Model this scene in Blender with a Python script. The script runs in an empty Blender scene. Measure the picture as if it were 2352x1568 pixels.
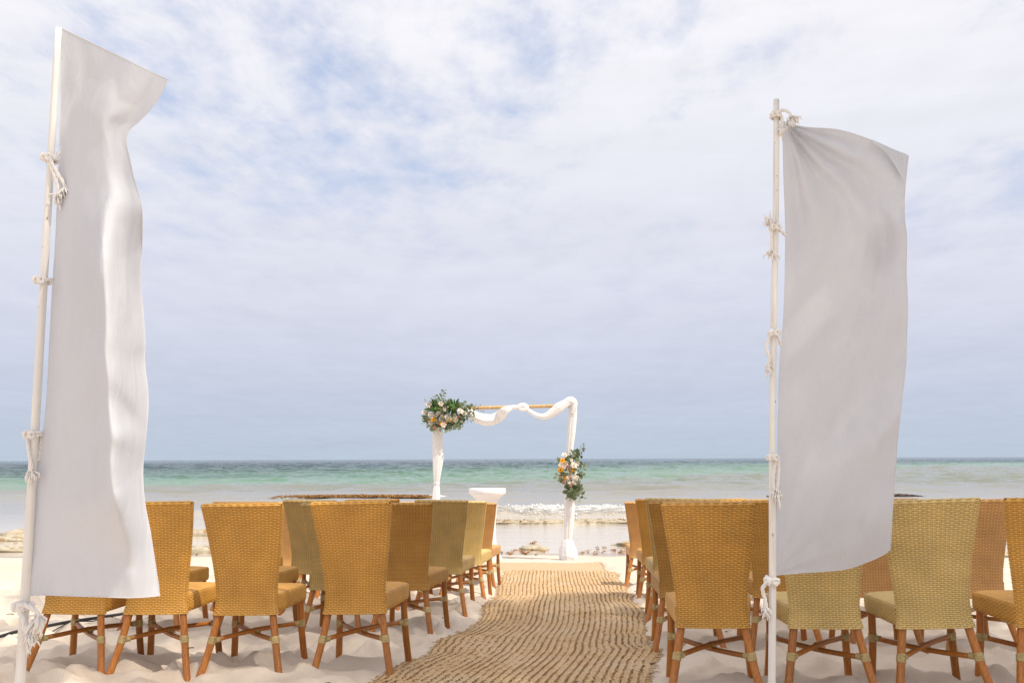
import bpy, math, random
import numpy as np
from mathutils import Vector, Matrix
C = bpy.context.scene.collection
SC = bpy.context.scene
R = math.radians
rnd = random.Random(7)

# ------------------------------------------------------------------ camera
F = 2287.0                       # focal length in the 2352 px wide reference frame (35 mm lens)
EYE = np.array([0.0, 0.0, 1.20])
PITCH, ROLL = math.atan(269.5 / F), R(0.22)
FWD = np.array([0, math.cos(PITCH), math.sin(PITCH)])
_r0 = np.array([1.0, 0, 0]); _u0 = np.array([0, -math.sin(PITCH), math.cos(PITCH)])
RGT = _r0 * math.cos(ROLL) - _u0 * math.sin(ROLL)
UPV = _u0 * math.cos(ROLL) + _r0 * math.sin(ROLL)
cam = bpy.data.cameras.new('camera'); cam.lens = 35; cam.sensor_width = 36
cam.clip_start = 0.05; cam.clip_end = 80000
co = bpy.data.objects.new('camera', cam); C.objects.link(co)
M = Matrix.Identity(4)
for i in range(3):
    M[i][0] = RGT[i]; M[i][1] = UPV[i]; M[i][2] = -FWD[i]; M[i][3] = EYE[i]
co.matrix_world = M
SC.camera = co

def at(px, py, Y):
    """world point that shows at reference pixel (px, py) at distance Y down the beach"""
    d = FWD * F + RGT * (px - 1176) + UPV * (784 - py)
    return EYE + d * (Y / d[1])

# ------------------------------------------------------------------ sun and sky
SUN = np.array([0.60, -0.45, 0.95]); SUN = SUN / np.linalg.norm(SUN)
sl = bpy.data.lights.new('sun', 'SUN'); sl.energy = 3.1; sl.angle = R(0.55); sl.color = (1.0, 0.92, 0.79)
so = bpy.data.objects.new('sun', sl); C.objects.link(so)
so.rotation_euler = Vector(SUN).to_track_quat('Z', 'Y').to_euler()
SC.view_settings.view_transform = 'Standard'; SC.view_settings.look = 'None'
SC.view_settings.exposure = 0.36; SC.view_settings.gamma = 1
SC.view_settings.use_curve_mapping = False
W = bpy.data.worlds.new('World'); SC.world = W; W.use_nodes = True

class NT:
    """tiny helper round a node tree"""
    def __init__(s, tree):
        s.t = tree; s.n = tree.nodes; s.l = tree.links
    def add(s, typ, **kw):
        nd = s.n.new(typ)
        for k, v in kw.items():
            if k == 'ins':
                for kk, vv in v.items():
                    if isinstance(vv, bpy.types.NodeSocket): s.l.new(vv, nd.inputs[kk])
                    else: nd.inputs[kk].default_value = vv
            else: setattr(nd, k, v)
        return nd
    def math(s, op, a, b=0.0, c=0.0, clamp=False):
        return s.add('ShaderNodeMath', operation=op, use_clamp=clamp, ins={0: a, 1: b, 2: c}).outputs[0]
    def ramp(s, f, stops, interp='LINEAR'):
        nd = s.add('ShaderNodeValToRGB', ins={0: f}); cr = nd.color_ramp; cr.interpolation = interp
        while len(cr.elements) < len(stops): cr.elements.new(0.5)
        for e, (p, c) in zip(cr.elements, stops):
            e.position = p; e.color = (c, c, c, 1) if isinstance(c, (int, float)) else (*c, 1)
        return nd.outputs[0]
    def mix(s, f, a, b, mode='MIX'):
        nd = s.add('ShaderNodeMix', data_type='RGBA', blend_type=mode)
        for i, v in ((0, f), (6, a), (7, b)):
            if isinstance(v, bpy.types.NodeSocket): s.l.new(v, nd.inputs[i])
            else: nd.inputs[i].default_value = v if isinstance(v, float) else ((*v, 1) if len(v) == 3 else v)
        return nd.outputs[2]
    def noise(s, vec, scale, detail=4, rough=0.55, dist=0.0):
        return s.add('ShaderNodeTexNoise', ins={'Vector': vec, 'Scale': scale, 'Detail': detail, 'Roughness': rough, 'Distortion': dist}).outputs[0]
    def mapr(s, v, a, b, c=0.0, d=1.0, smooth=True):
        return s.add('ShaderNodeMapRange', interpolation_type='SMOOTHSTEP' if smooth else 'LINEAR',
                     ins={0: v, 1: a, 2: b, 3: c, 4: d}).outputs[0]

def build_world():
    w = NT(W.node_tree); w.n.clear()
    out = w.add('ShaderNodeOutputWorld'); bg = w.add('ShaderNodeBackground', ins={1: 0.094})
    w.l.new(bg.outputs[0], out.inputs[0])
    sky = w.add('ShaderNodeTexSky', sky_type='NISHITA', sun_disc=False)
    sky.sun_elevation = math.asin(SUN[2]); sky.sun_rotation = math.atan2(SUN[0], SUN[1])
    sky.air_density = 1.0; sky.dust_density = 0.6; sky.ozone_density = 1.5
    tc = w.add('ShaderNodeTexCoord').outputs['Generated']
    sx = w.add('ShaderNodeSeparateXYZ', ins={0: tc})
    zc = w.math('MAXIMUM', sx.outputs[2], 0.0)
    za = w.math('ADD', zc, 0.07)
    # a high layer of broken cloud: project the view direction on a level plane
    px = w.math('DIVIDE', sx.outputs[0], za); py = w.math('DIVIDE', sx.outputs[1], za)
    pl = w.add('ShaderNodeCombineXYZ', ins={0: px, 1: py, 2: 0.0}).outputs[0]
    mp = w.add('ShaderNodeMapping', ins={0: pl, 1: (1.78, 0.35, 0), 2: (0, 0, 0.0), 3: (1.0, 0.55, 1)}).outputs[0]
    big = w.noise(mp, 0.85, 3, 0.5)
    mid = w.noise(mp, 4.6, 8, 0.60, 0.12)
    fine = w.noise(mp, 13.0, 6, 0.62, 0.15)
    dens = w.math('ADD', w.math('MULTIPLY', big, 0.62), w.math('ADD', w.math('MULTIPLY', mid, 0.55), w.math('MULTIPLY', fine, 0.16)))
    cover = w.mapr(dens, 0.40, 0.70)
    hz = w.mapr(zc, 0.10, 0.34)                    # towards the horizon the layer closes up
    cover = w.math('ADD', cover, w.math('MULTIPLY', w.math('SUBTRACT', 1.0, hz), w.math('SUBTRACT', 1.0, cover)))
    cover = w.math('MULTIPLY', cover, 0.94)
    # cloud brightness: grey-blue low over the sea, whiter overhead
    ccol = w.ramp(zc, [(0.0, (4.15, 4.85, 5.75)), (0.06, (4.65, 5.1, 6.15)), (0.16, (6.0, 6.1, 6.95)), (0.30, (6.95, 7.0, 7.5)),
                       (0.45, (8.2, 8.0, 8.2)), (1.0, (10.6, 10.0, 9.4))])
    lum = w.math('ADD', 0.90, w.math('MULTIPLY', w.math('ADD', mid, w.math('MULTIPLY', big, 0.6)), 0.14))
    lo = w.noise(w.add('ShaderNodeMapping', ins={0: tc, 3: (3.0, 3.0, 26.0)}).outputs[0], 1.6, 6, 0.6, 0.4)   # flat streaks of far cloud
    lum = w.math('MULTIPLY', lum, w.math('ADD', 0.93, w.math('MULTIPLY', lo, 0.14)))
    cc = w.add('ShaderNodeVectorMath', operation='SCALE', ins={0: ccol, 3: lum}).outputs[0]
    blue = w.mix(0.65, sky.outputs[0], (4.2, 5.3, 7.9))
    col = w.mix(cover, blue, cc)
    w.l.new(col, bg.inputs[0])
build_world()

# ------------------------------------------------------------------ helpers
def tag(o, label=None, cat=None, group=None, kind=None):
    if label: o['label'] = label
    if cat: o['category'] = cat
    if group: o['group'] = group
    if kind: o['kind'] = kind
    return o

def empty(name, loc, rz=0.0):
    o = bpy.data.objects.new(name, None); C.objects.link(o)
    o.location = loc; o.rotation_euler = (0, 0, rz); o.empty_display_size = 0.1
    return o

def fast(name, V, Q, mats, smooth=True, tris=None):
    """mesh from arrays: V (n,3), Q (m,4)"""
    me = bpy.data.meshes.new(name)
    V = np.asarray(V, np.float32); Q = np.asarray(Q, np.int32)
    me.vertices.add(len(V)); me.vertices.foreach_set('co', V.ravel())
    k = Q.shape[1]
    me.loops.add(Q.size); me.loops.foreach_set('vertex_index', Q.ravel())
    me.polygons.add(len(Q)); me.polygons.foreach_set('loop_start', np.arange(0, Q.size, k, dtype=np.int32))
    me.polygons.foreach_set('use_smooth', np.full(len(Q), smooth))
    for m in (mats if isinstance(mats, (list, tuple)) else [mats]): me.materials.append(m)
    me.update(calc_edges=True); me.validate()
    return me

def link(name, me, parent=None, loc=None, rot=None, scale=None):
    o = bpy.data.objects.new(name, me); C.objects.link(o)
    if parent is not None: o.parent = parent
    if loc is not None: o.location = loc
    if rot is not None: o.rotation_euler = rot
    if scale is not None: o.scale = scale
    return o

class MB:
    """collects shapes for one mesh"""
    def __init__(s): s.v = []; s.f = []; s.m = []
    def add(s, v, f, mi=0):
        b = len(s.v); s.v += [tuple(map(float, p)) for p in v]
        for q in f: s.f.append(tuple(i + b for i in q)); s.m.append(mi)
    def mesh(s, name, mats, smooth=True):
        me = bpy.data.meshes.new(name); me.from_pydata(s.v, [], s.f)
        for m in (mats if isinstance(mats, (list, tuple)) else [mats]): me.materials.append(m)
        me.polygons.foreach_set('use_smooth', [smooth] * len(s.f))
        me.polygons.foreach_set('material_index', s.m)
        me.update(); return me

def catmull(P, n):
    P = np.asarray(P, float); k = len(P)
    out = []
    for t in np.linspace(0, k - 1, n):
        i = min(int(t), k - 2); u = t - i
        p0, p1, p2, p3 = P[max(i - 1, 0)], P[i], P[i + 1], P[min(i + 2, k - 1)]
        out.append(0.5 * (2 * p1 + (p2 - p0) * u + (2 * p0 - 5 * p1 + 4 * p2 - p3) * u * u + (3 * p1 - p0 - 3 * p2 + p3) * u ** 3))
    return np.array(out)

def frames(P):
    T = np.gradient(P, axis=0); T /= np.linalg.norm(T, axis=1)[:, None] + 1e-12
    n = np.cross(T[0], (0, 0, 1.0))
    if np.linalg.norm(n) < 1e-3: n = np.cross(T[0], (1.0, 0, 0))
    n /= np.linalg.norm(n); N = [n]
    for i in range(1, len(P)):
        n = N[-1] - T[i] * np.dot(N[-1], T[i]); n /= np.linalg.norm(n) + 1e-12; N.append(n)
    N = np.array(N); return T, N, np.cross(T, N)

def tube(mb, P, r, sides=8, mi=0, prof=None, caps=True):
    P = np.asarray(P, float); n = len(P); r = np.broadcast_to(np.asarray(r, float), (n,))
    T, N, B = frames(P); a = np.linspace(0, 2 * math.pi, sides, endpoint=False)
    v = []
    for i in range(n):
        k = np.ones(sides) if prof is None else prof(i / (n - 1), a)
        v += list(P[i] + r[i] * ((np.cos(a) * k)[:, None] * N[i] + (np.sin(a) * k)[:, None] * B[i]))
    f = [(i * sides + j, i * sides + (j + 1) % sides, (i + 1) * sides + (j + 1) % sides, (i + 1) * sides + j)
         for i in range(n - 1) for j in range(sides)]
    if caps: f += [tuple(range(sides))[::-1], tuple((n - 1) * sides + j for j in range(sides))]
    mb.add(v, f, mi)

def lathe(mb, prof, sides=32, mi=0, wob=None):
    n = len(prof); v = []
    for k, (r, z) in enumerate(prof):
        for j in range(sides):
            a = 2 * math.pi * j / sides; q = r * (wob(k / (n - 1), a) if wob else 1)
            v.append((q * math.cos(a), q * math.sin(a), z))
    f = [(i * sides + j, i * sides + (j + 1) % sides, (i + 1) * sides + (j + 1) % sides, (i + 1) * sides + j)
         for i in range(n - 1) for j in range(sides)]
    f += [tuple(range(sides))[::-1], tuple((n - 1) * sides + j for j in range(sides))]
    mb.add(v, f, mi)

def _hash(ix, iy, seed):
    h = (ix.astype(np.int64) * 374761393 + iy.astype(np.int64) * 668265263 + seed * 974711) & 0x7fffffff
    h = ((h ^ (h >> 13)) * 1274126177) & 0x7fffffff
    return ((h ^ (h >> 16)) & 0xffff) / 65535.0
def vnoise(x, y, seed=0):
    x = np.asarray(x, float); y = np.asarray(y, float)
    ix = np.floor(x); iy = np.floor(y); fx = x - ix; fy = y - iy
    ix = ix.astype(np.int64); iy = iy.astype(np.int64)
    fx = fx * fx * fx * (fx * (fx * 6 - 15) + 10); fy = fy * fy * fy * (fy * (fy * 6 - 15) + 10)
    a = _hash(ix, iy, seed); b = _hash(ix + 1, iy, seed); c = _hash(ix, iy + 1, seed); d = _hash(ix + 1, iy + 1, seed)
    return (a * (1 - fx) + b * fx) * (1 - fy) + (c * (1 - fx) + d * fx) * fy
def fbm(x, y, oct=4, seed=0, gain=0.5):
    s = 0.0; a = 1.0; t = 0.0
    for k in range(oct):
        s = s + a * (vnoise(x * 2 ** k + 17.3 * k, y * 2 ** k - 9.1 * k, seed + k) - 0.5); t += a; a *= gain
    return s / t * 2

def sstep(a, b, x):
    t = np.clip((np.asarray(x, float) - a) / (b - a), 0, 1); return t * t * (3 - 2 * t)

# ------------------------------------------------------------------ materials
def mat(name, color=(0.8, 0.8, 0.8), rough=0.6, spec=0.4, build=None):
    m = bpy.data.materials.new(name); m.use_nodes = True
    t = NT(m.node_tree); b = t.n['Principled BSDF']
    b.inputs['Base Color'].default_value = (*color, 1); b.inputs['Roughness'].default_value = rough
    b.inputs['Specular IOR Level'].default_value = spec
    if build: build(t, b)
    return m

def bump(t, b, h, strength=0.3, dist=0.01):
    bp = t.add('ShaderNodeBump', ins={'Height': h, 'Strength': strength, 'Distance': dist})
    t.l.new(bp.outputs[0], b.inputs['Normal']); return bp

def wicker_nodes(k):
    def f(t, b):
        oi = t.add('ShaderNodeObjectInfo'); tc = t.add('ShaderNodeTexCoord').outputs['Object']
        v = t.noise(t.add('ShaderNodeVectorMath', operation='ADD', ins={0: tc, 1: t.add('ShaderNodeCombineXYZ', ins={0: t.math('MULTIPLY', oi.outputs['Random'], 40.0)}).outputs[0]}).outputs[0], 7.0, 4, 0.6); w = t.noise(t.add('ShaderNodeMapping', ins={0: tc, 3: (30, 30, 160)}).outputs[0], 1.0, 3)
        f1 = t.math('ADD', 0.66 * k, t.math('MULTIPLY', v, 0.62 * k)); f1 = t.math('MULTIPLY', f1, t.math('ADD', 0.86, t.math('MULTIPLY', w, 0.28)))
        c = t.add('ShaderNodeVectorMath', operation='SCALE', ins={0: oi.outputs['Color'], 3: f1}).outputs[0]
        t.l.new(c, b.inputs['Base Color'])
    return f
M_wick = mat('wicker', rough=0.28, spec=0.5, build=wicker_nodes(1.0))
M_wickshade = mat('wicker_shaded', rough=0.7, spec=0.2, build=wicker_nodes(0.28))  # strand colour darkened, so the gaps behind the weave look shaded
def cane_nodes(t, b):
    tc = t.add('ShaderNodeTexCoord').outputs['Object']
    g = t.noise(t.add('ShaderNodeMapping', ins={0: tc, 3: (140, 140, 5)}).outputs[0], 1.0, 4, 0.6)
    sp = t.noise(t.add('ShaderNodeMapping', ins={0: tc, 3: (60, 60, 9)}).outputs[0], 1.0, 2, 0.5)
    oi = t.add('ShaderNodeObjectInfo')
    c = t.ramp(g, [(0.25, (0.22, 0.07, 0.013)), (0.5, (0.40, 0.14, 0.022)), (0.75, (0.52, 0.205, 0.036))])
    c = t.mix(t.mapr(sp, 0.70, 0.76), c, (0.60, 0.36, 0.13))
    c = t.add('ShaderNodeVectorMath', operation='SCALE', ins={0: c, 3: t.math('ADD', 0.8, t.math('MULTIPLY', oi.outputs['Random'], 0.4))}).outputs[0]
    t.l.new(c, b.inputs['Base Color']); bump(t, b, g, 0.15, 0.002)
M_cane = mat('varnished_cane', rough=0.33, spec=0.5, build=cane_nodes)
def bind_nodes(t, b):
    tc = t.add('ShaderNodeTexCoord').outputs['Object']
    t.l.new(t.ramp(t.noise(tc, 60, 3), [(0.3, (0.40, 0.29, 0.12)), (0.7, (0.56, 0.43, 0.20))]), b.inputs['Base Color'])
M_bind = mat('cane_wrap', rough=0.45, build=bind_nodes)

def cloth_nodes(trans, col, wr=1.0):
    def f(t, b):
        tc = t.add('ShaderNodeTexCoord').outputs['Object']
        w1 = t.noise(t.add('ShaderNodeMapping', ins={0: tc, 3: (9, 9, 3.2)}).outputs[0], 1.0, 5, 0.55, 0.6)
        w2 = t.noise(tc, 420.0, 2)
        h = t.math('ADD', w1, t.math('MULTIPLY', w2, 0.03))
        bp = bump(t, b, h, 0.6 * wr, 0.02)
        v = t.noise(tc, 3.0, 3)
        c = t.mix(t.mapr(v, 0.3, 0.7), col, tuple(x * 0.965 for x in col)); t.l.new(c, b.inputs['Base Color'])
        tr = t.add('ShaderNodeBsdfTranslucent', ins={'Color': c}); t.l.new(bp.outputs[0], tr.inputs['Normal'])
        ms = t.add('ShaderNodeMixShader', ins={0: trans, 1: b.outputs[0], 2: tr.outputs[0]})
        t.l.new(ms.outputs[0], t.n['Material Output'].inputs[0])
    return f
M_flag = mat('flag_cotton', rough=0.85, spec=0.15, build=cloth_nodes(0.30, (0.67, 0.682, 0.722)))
M_chiffon = mat('white_chiffon', rough=0.8, spec=0.15, build=cloth_nodes(0.20, (0.92, 0.91, 0.92), 0.12))
M_hem = mat('flag_hem', rough=0.85, spec=0.15, build=cloth_nodes(0.12, (0.74, 0.74, 0.76)))
def pole_nodes(t, b):
    tc = t.add('ShaderNodeTexCoord').outputs['Object']
    g = t.noise(t.add('ShaderNodeMapping', ins={0: tc, 3: (60, 60, 2.5)}).outputs[0], 1.0, 5, 0.6)
    c = t.ramp(g, [(0.30, (0.62, 0.57, 0.52)), (0.45, (0.74, 0.71, 0.67)), (0.7, (0.80, 0.78, 0.75))])
    ch = t.noise(t.add('ShaderNodeMapping', ins={0: tc, 3: (55, 55, 22)}).outputs[0], 1.0, 3)
    c = t.mix(t.mapr(ch, 0.70, 0.73), c, (0.30, 0.20, 0.14)); t.l.new(c, b.inputs['Base Color']); bump(t, b, g, 0.2, 0.002)
M_pole = mat('painted_pole', rough=0.5, build=pole_nodes)
M_rope = mat('cotton_rope', (0.80, 0.77, 0.74), 0.9, 0.1)
M_spandex = mat('white_spandex', (0.84, 0.83, 0.85), 0.7, 0.2)
def bamboo_nodes(t, b):
    tc = t.add('ShaderNodeTexCoord').outputs['Object']
    g = t.noise(t.add('ShaderNodeMapping', ins={0: tc, 3: (2, 60, 60)}).outputs[0], 1.0, 4)
    t.l.new(t.ramp(g, [(0.3, (0.45, 0.27, 0.10)), (0.6, (0.62, 0.42, 0.20)), (0.8, (0.66, 0.48, 0.27))]), b.inputs['Base Color'])
M_bamboo = mat('bamboo', rough=0.45, build=bamboo_nodes)
M_bamboo_node = mat('bamboo_node', (0.68, 0.52, 0.32), 0.5)

def sand_nodes(t, b):
    g = t.add('ShaderNodeNewGeometry'); P = g.outputs['Position']; s = t.add('ShaderNodeSeparateXYZ', ins={0: P})
    v = t.noise(P, 0.9, 4); gr = t.noise(P, 260.0, 3, 0.7); md = t.noise(P, 22.0, 4)
    c = t.mix(t.mapr(v, 0.3, 0.7), (0.655, 0.555, 0.455), (0.70, 0.605, 0.51))
    c = t.mix(t.math('MULTIPLY', t.mapr(gr, 0.25, 0.75), 0.30), c, (0.50, 0.42, 0.35))
    c = t.mix(t.math('MULTIPLY', t.mapr(md, 0.58, 0.8), 0.16), c, (0.48, 0.40, 0.33))
    wet = t.mapr(t.math('ADD', s.outputs[2], t.math('MULTIPLY', t.math('SUBTRACT', v, 0.5), 0.035)), -0.372, -0.392)
    c = t.mix(wet, c, (0.42, 0.36, 0.30)); t.l.new(c, b.inputs['Base Color'])
    t.l.new(t.math('SUBTRACT', 0.95, t.math('MULTIPLY', wet, 0.75)), b.inputs['Roughness'])
    h = t.math('ADD', t.math('MULTIPLY', gr, 0.25), t.noise(P, 45.0, 4, 0.6))
    bump(t, b, h, 0.35, 0.012)
M_sand = mat('coral_sand', rough=0.95, spec=0.2, build=sand_nodes)

def sea_nodes(t, b):
    g = t.add('ShaderNodeNewGeometry'); P = g.outputs['Position']; s = t.add('ShaderNodeSeparateXYZ', ins={0: P})
    x, y = s.outputs[0], s.outputs[1]
    # the bottom under the water: pale sand, stirred sand, green over sand, weed and deep water further out
    n1 = t.noise(t.add('ShaderNodeMapping', ins={0: P, 3: (0.02, 0.055, 0.0)}).outputs[0], 1.0, 4, 0.6, 0.4)
    n2 = t.noise(t.add('ShaderNodeMapping', ins={0: P, 3: (0.004, 0.02, 0.0)}).outputs[0], 1.0, 3, 0.5)
    yy = t.math('ADD', y, t.math('MULTIPLY', t.math('SUBTRACT', n1, 0.5), t.math('MULTIPLY', t.mapr(y, 26.0, 60.0), 30.0)))
    kx = t.math('MULTIPLY', t.mapr(y, 38.0, 95.0), 1.35)
    yy = t.math('SUBTRACT', yy, t.math('MULTIPLY', t.math('MAXIMUM', t.math('MINIMUM', x, 70.0), -60.0), kx))
    yy = t.math('MAXIMUM', yy, t.math('MINIMUM', y, 62.0))
    lg = t.math('LOGARITHM', t.math('MAXIMUM', yy, 5.0), 10.0)
    c = t.ramp(t.mapr(lg, 1.1, 3.1, smooth=False),
               [(0.00, (0.68, 0.59, 0.49)), (0.13, (0.62, 0.54, 0.45)), (0.20, (0.31, 0.285, 0.235)), (0.30, (0.21, 0.205, 0.17)), (0.345, (0.17, 0.185, 0.145)),
                (0.385, (0.125, 0.235, 0.158)), (0.50, (0.105, 0.215, 0.15)), (0.60, (0.050, 0.118, 0.105)), (0.72, (0.022, 0.060, 0.072)), (1.0, (0.014, 0.040, 0.062))])
    dk = t.math('MULTIPLY', t.mapr(n2, 0.45, 0.62), t.mapr(lg, 1.85, 2.2)); c = t.mix(t.math('MULTIPLY', dk, 0.5), c, (0.028, 0.095, 0.125))
    fo = t.add('ShaderNodeAttribute', attribute_name='foam').outputs['Fac']
    fn = t.noise(t.add('ShaderNodeMapping', ins={0: P, 3: (1.0, 2.0, 1.0)}).outputs[0], 3.2, 7, 0.68, 0.8)
    fm = t.mapr(t.math('ADD', t.math('MULTIPLY', fo, 0.62), t.math('MULTIPLY', fn, 0.85)), 0.74, 0.98)
    fm = t.math('MULTIPLY', fm, t.mapr(fo, 0.02, 0.12))
    c = t.mix(fm, c, (0.78, 0.77, 0.755)); t.l.new(c, b.inputs['Base Color'])
    t.l.new(t.math('ADD', 0.07, t.math('MULTIPLY', fm, 0.8)), b.inputs['Roughness'])
    r1 = t.noise(t.add('ShaderNodeMapping', ins={0: P, 3: (1.1, 2.2, 1.0)}).outputs[0], 1.6, 5, 0.6, 0.3)
    r2 = t.noise(t.add('ShaderNodeMapping', ins={0: P, 3: (0.10, 0.16, 1.0)}).outputs[0], 1.0, 8, 0.66, 0.3)
    fa = t.mapr(lg, 1.35, 1.75); far = t.mapr(lg, 1.8, 2.5)
    h = t.math('ADD', t.math('MULTIPLY', r1, t.math('ADD', 0.012, t.math('MULTIPLY', fa, 0.034))), t.math('MULTIPLY', r2, t.math('MULTIPLY', far, 3.2)))
    h = t.math('ADD', h, t.math('MULTIPLY', fn, t.math('MULTIPLY', fm, 0.10)))
    bump(t, b, h, 1.0, 1.0)
    b.inputs['IOR'].default_value = 1.33
M_sea = mat('sea_water', rough=0.1, spec=0.5, build=sea_nodes)
M_foam = mat('sea_foam', (0.76, 0.76, 0.75), 0.9, 0.1)
def rock_nodes(t, b):
    P = t.add('ShaderNodeNewGeometry').outputs['Position']; n = t.noise(P, 9.0, 6, 0.65); n2 = t.noise(P, 3.0, 4)
    c = t.ramp(n, [(0.3, (0.24, 0.20, 0.13)), (0.5, (0.46, 0.40, 0.29)), (0.75, (0.62, 0.55, 0.44))])
    c = t.mix(t.mapr(n2, 0.56, 0.68), c, (0.33, 0.18, 0.06)); t.l.new(c, b.inputs['Base Color']); bump(t, b, n, 0.8, 0.03)
M_rock = mat('limestone_rock', rough=0.8, build=rock_nodes)
def weed_nodes(t, b):
    P = t.add('ShaderNodeNewGeometry').outputs['Position']; n = t.noise(P, 6.0, 5, 0.7)
    t.l.new(t.ramp(n, [(0.3, (0.17, 0.075, 0.022)), (0.5, (0.34, 0.165, 0.045)), (0.72, (0.48, 0.28, 0.09))]), b.inputs['Base Color'])
M_weed = mat('sargassum', rough=0.6, build=weed_nodes)
M_weedk = mat('wet_dark_weed', (0.07, 0.032, 0.016), 0.35, 0.5)
def straw_nodes(t, b):
    P = t.add('ShaderNodeTexCoord').outputs['Object']; n = t.noise(P, 26.0, 5, 0.7); n2 = t.noise(P, 2.2, 3); n3 = t.noise(P, 180.0, 2)
    c = t.ramp(n, [(0.25, (0.36, 0.215, 0.10)), (0.48, (0.58, 0.395, 0.215)), (0.75, (0.72, 0.53, 0.33))])
    c = t.mix(t.math('MULTIPLY', t.mapr(n2, 0.40, 0.65), 0.4), c, (0.64, 0.50, 0.36))
    c = t.mix(t.math('MULTIPLY', t.mapr(n3, 0.5, 0.8), 0.35), c, (0.24, 0.13, 0.05)); t.l.new(c, b.inputs['Base Color'])
M_straw = mat('plaited_straw', rough=0.8, spec=0.2, build=straw_nodes)
M_strawgap = mat('straw_gap_shade', (0.27, 0.155, 0.075), 0.85, 0.1)  # dark colour standing for weft and shadowed gaps along the seams
M_strawdark = mat('straw_backing', (0.075, 0.036, 0.014), 0.9, 0.1)  # brown weft, darkened for the shadow deep between the plaits
def jute_nodes(t, b):
    P = t.add('ShaderNodeTexCoord').outputs['Object']; n = t.noise(P, 40.0, 5, 0.7); n2 = t.noise(t.add('ShaderNodeMapping', ins={0: P, 3: (4, 30, 1)}).outputs[0], 1.0, 3)
    c = t.ramp(n, [(0.3, (0.40, 0.28, 0.16)), (0.55, (0.56, 0.43, 0.28)), (0.8, (0.62, 0.50, 0.36))])
    c = t.mix(t.math('MULTIPLY', t.mapr(n2, 0.5, 0.7), 0.3), c, (0.40, 0.37, 0.35)); t.l.new(c, b.inputs['Base Color'])
M_jute = mat('jute', rough=0.9, spec=0.1, build=jute_nodes)
M_rubber = mat('black_rubber', (0.012, 0.012, 0.016), 0.45, 0.5)
M_twig = mat('dry_twig', (0.07, 0.05, 0.035), 0.9, 0.1)
M_rose = mat('ivory_petal', (0.84, 0.78, 0.70), 0.6, 0.3)
M_rosein = mat('cream_petal', (0.80, 0.66, 0.48), 0.6, 0.3)
M_orange = mat('orange_petal', (0.80, 0.36, 0.015), 0.55, 0.3)
M_peach = mat('peach_petal', (0.82, 0.42, 0.32), 0.6, 0.3)
M_centre = mat('dark_flower_centre', (0.03, 0.015, 0.008), 0.8, 0.2)
def leaf_nodes(a, c2):
    def f(t, b):
        oi = t.add('ShaderNodeObjectInfo'); c = t.mix(oi.outputs['Random'], a, c2); t.l.new(c, b.inputs['Base Color'])
        tr = t.add('ShaderNodeBsdfTranslucent', ins={'Color': c}); ms = t.add('ShaderNodeMixShader', ins={0: 0.25, 1: b.outputs[0], 2: tr.outputs[0]})
        t.l.new(ms.outputs[0], t.n['Material Output'].inputs[0])
    return f
M_euc = mat('eucalyptus_leaf', rough=0.5, build=leaf_nodes((0.10, 0.145, 0.055), (0.33, 0.39, 0.26)))
M_fern = mat('fresh_green_leaf', rough=0.4, build=leaf_nodes((0.03, 0.10, 0.012), (0.08, 0.20, 0.025)))
M_stem = mat('brown_stem', (0.14, 0.10, 0.05), 0.8)
M_palm = mat('palm_frond', rough=0.45, build=leaf_nodes((0.05, 0.10, 0.02), (0.09, 0.14, 0.03)))
M_bark = mat('palm_bark', (0.22, 0.18, 0.14), 0.9)
M_buoy = mat('red_buoy', (0.65, 0.06, 0.03), 0.4)

# ------------------------------------------------------------------ beach
SEA_Z = -0.40
_gy = [-80, -20, -6, 0, 5.2, 7.35, 8.7, 10.05, 11.4, 13.5, 15.8, 17.4, 20, 25, 40, 80]
_gz = [1.6, 0.5, 0.14, 0.06, 0.01, -0.085, -0.125, -0.19, -0.26, -0.32, -0.355, -0.405, -0.46, -0.55, -1.2, -3.0]
def gbase(y): return np.interp(y, _gy, _gz)

# the runner's two edges, as points of the beach
def on_ground(px, py, z=None, lift=0.0):
    """point of the beach (or of the level z) seen at a reference pixel"""
    d = FWD * F + RGT * (px - 1176) + UPV * (784 - py); lo, hi = 2.0, 80.0
    for _ in range(60):
        m_ = (lo + hi) / 2; p = EYE + d * (m_ / d[1])
        if p[2] > (float(gbase(m_)) + lift if z is None else z): lo = m_
        else: hi = m_
    return EYE + d * (lo / d[1])
_el = [(835, 1572), (868, 1560), (911, 1525), (950, 1508), (984, 1496), (999, 1479), (1017, 1461), (1054, 1450), (1080, 1435), (1104, 1418), (1110, 1406), (1110, 1389), (1136, 1375), (1148, 1359), (1141, 1349), (1154, 1327), (1159, 1321), (1165, 1309)]
_er = [(1488, 1572), (1490, 1541), (1514, 1487), (1494, 1477), (1478, 1450), (1479, 1426), (1481, 1407), (1451, 1381), (1451, 1366), (1437, 1360), (1433, 1347), (1424, 1335), (1414, 1327), (1411, 1310)]
_el = np.array([on_ground(*p, lift=0.03)[:2] for p in _el]); _er = np.array([on_ground(*p, lift=0.03)[:2] for p in _er])
def redge(y): return np.interp(y, _el[:, 1], _el[:, 0]), np.interp(y, _er[:, 1], _er[:, 0])
def rug_z(x, y):
    return gbase(y) + 0.028 + 0.030 * fbm(np.asarray(x) * 0.35 + 3, np.asarray(y) * 1.25, 2, 11) + 0.006 * fbm(np.asarray(x) * 1.7, np.asarray(y) * 2.6, 2, 15)

def lines(parts):
    o = [parts[0][0]]
    for a, b, s in parts:
        n = max(1, int(round((b - a) / s))); o += list(np.linspace(a, b, n + 1)[1:])
    return np.array(o)

def grid_faces(nx, ny):
    i = np.arange(nx - 1)[None, :] + np.arange(ny - 1)[:, None] * nx
    i = i.ravel(); return np.stack([i, i + 1, i + nx + 1, i + nx], 1)

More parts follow.
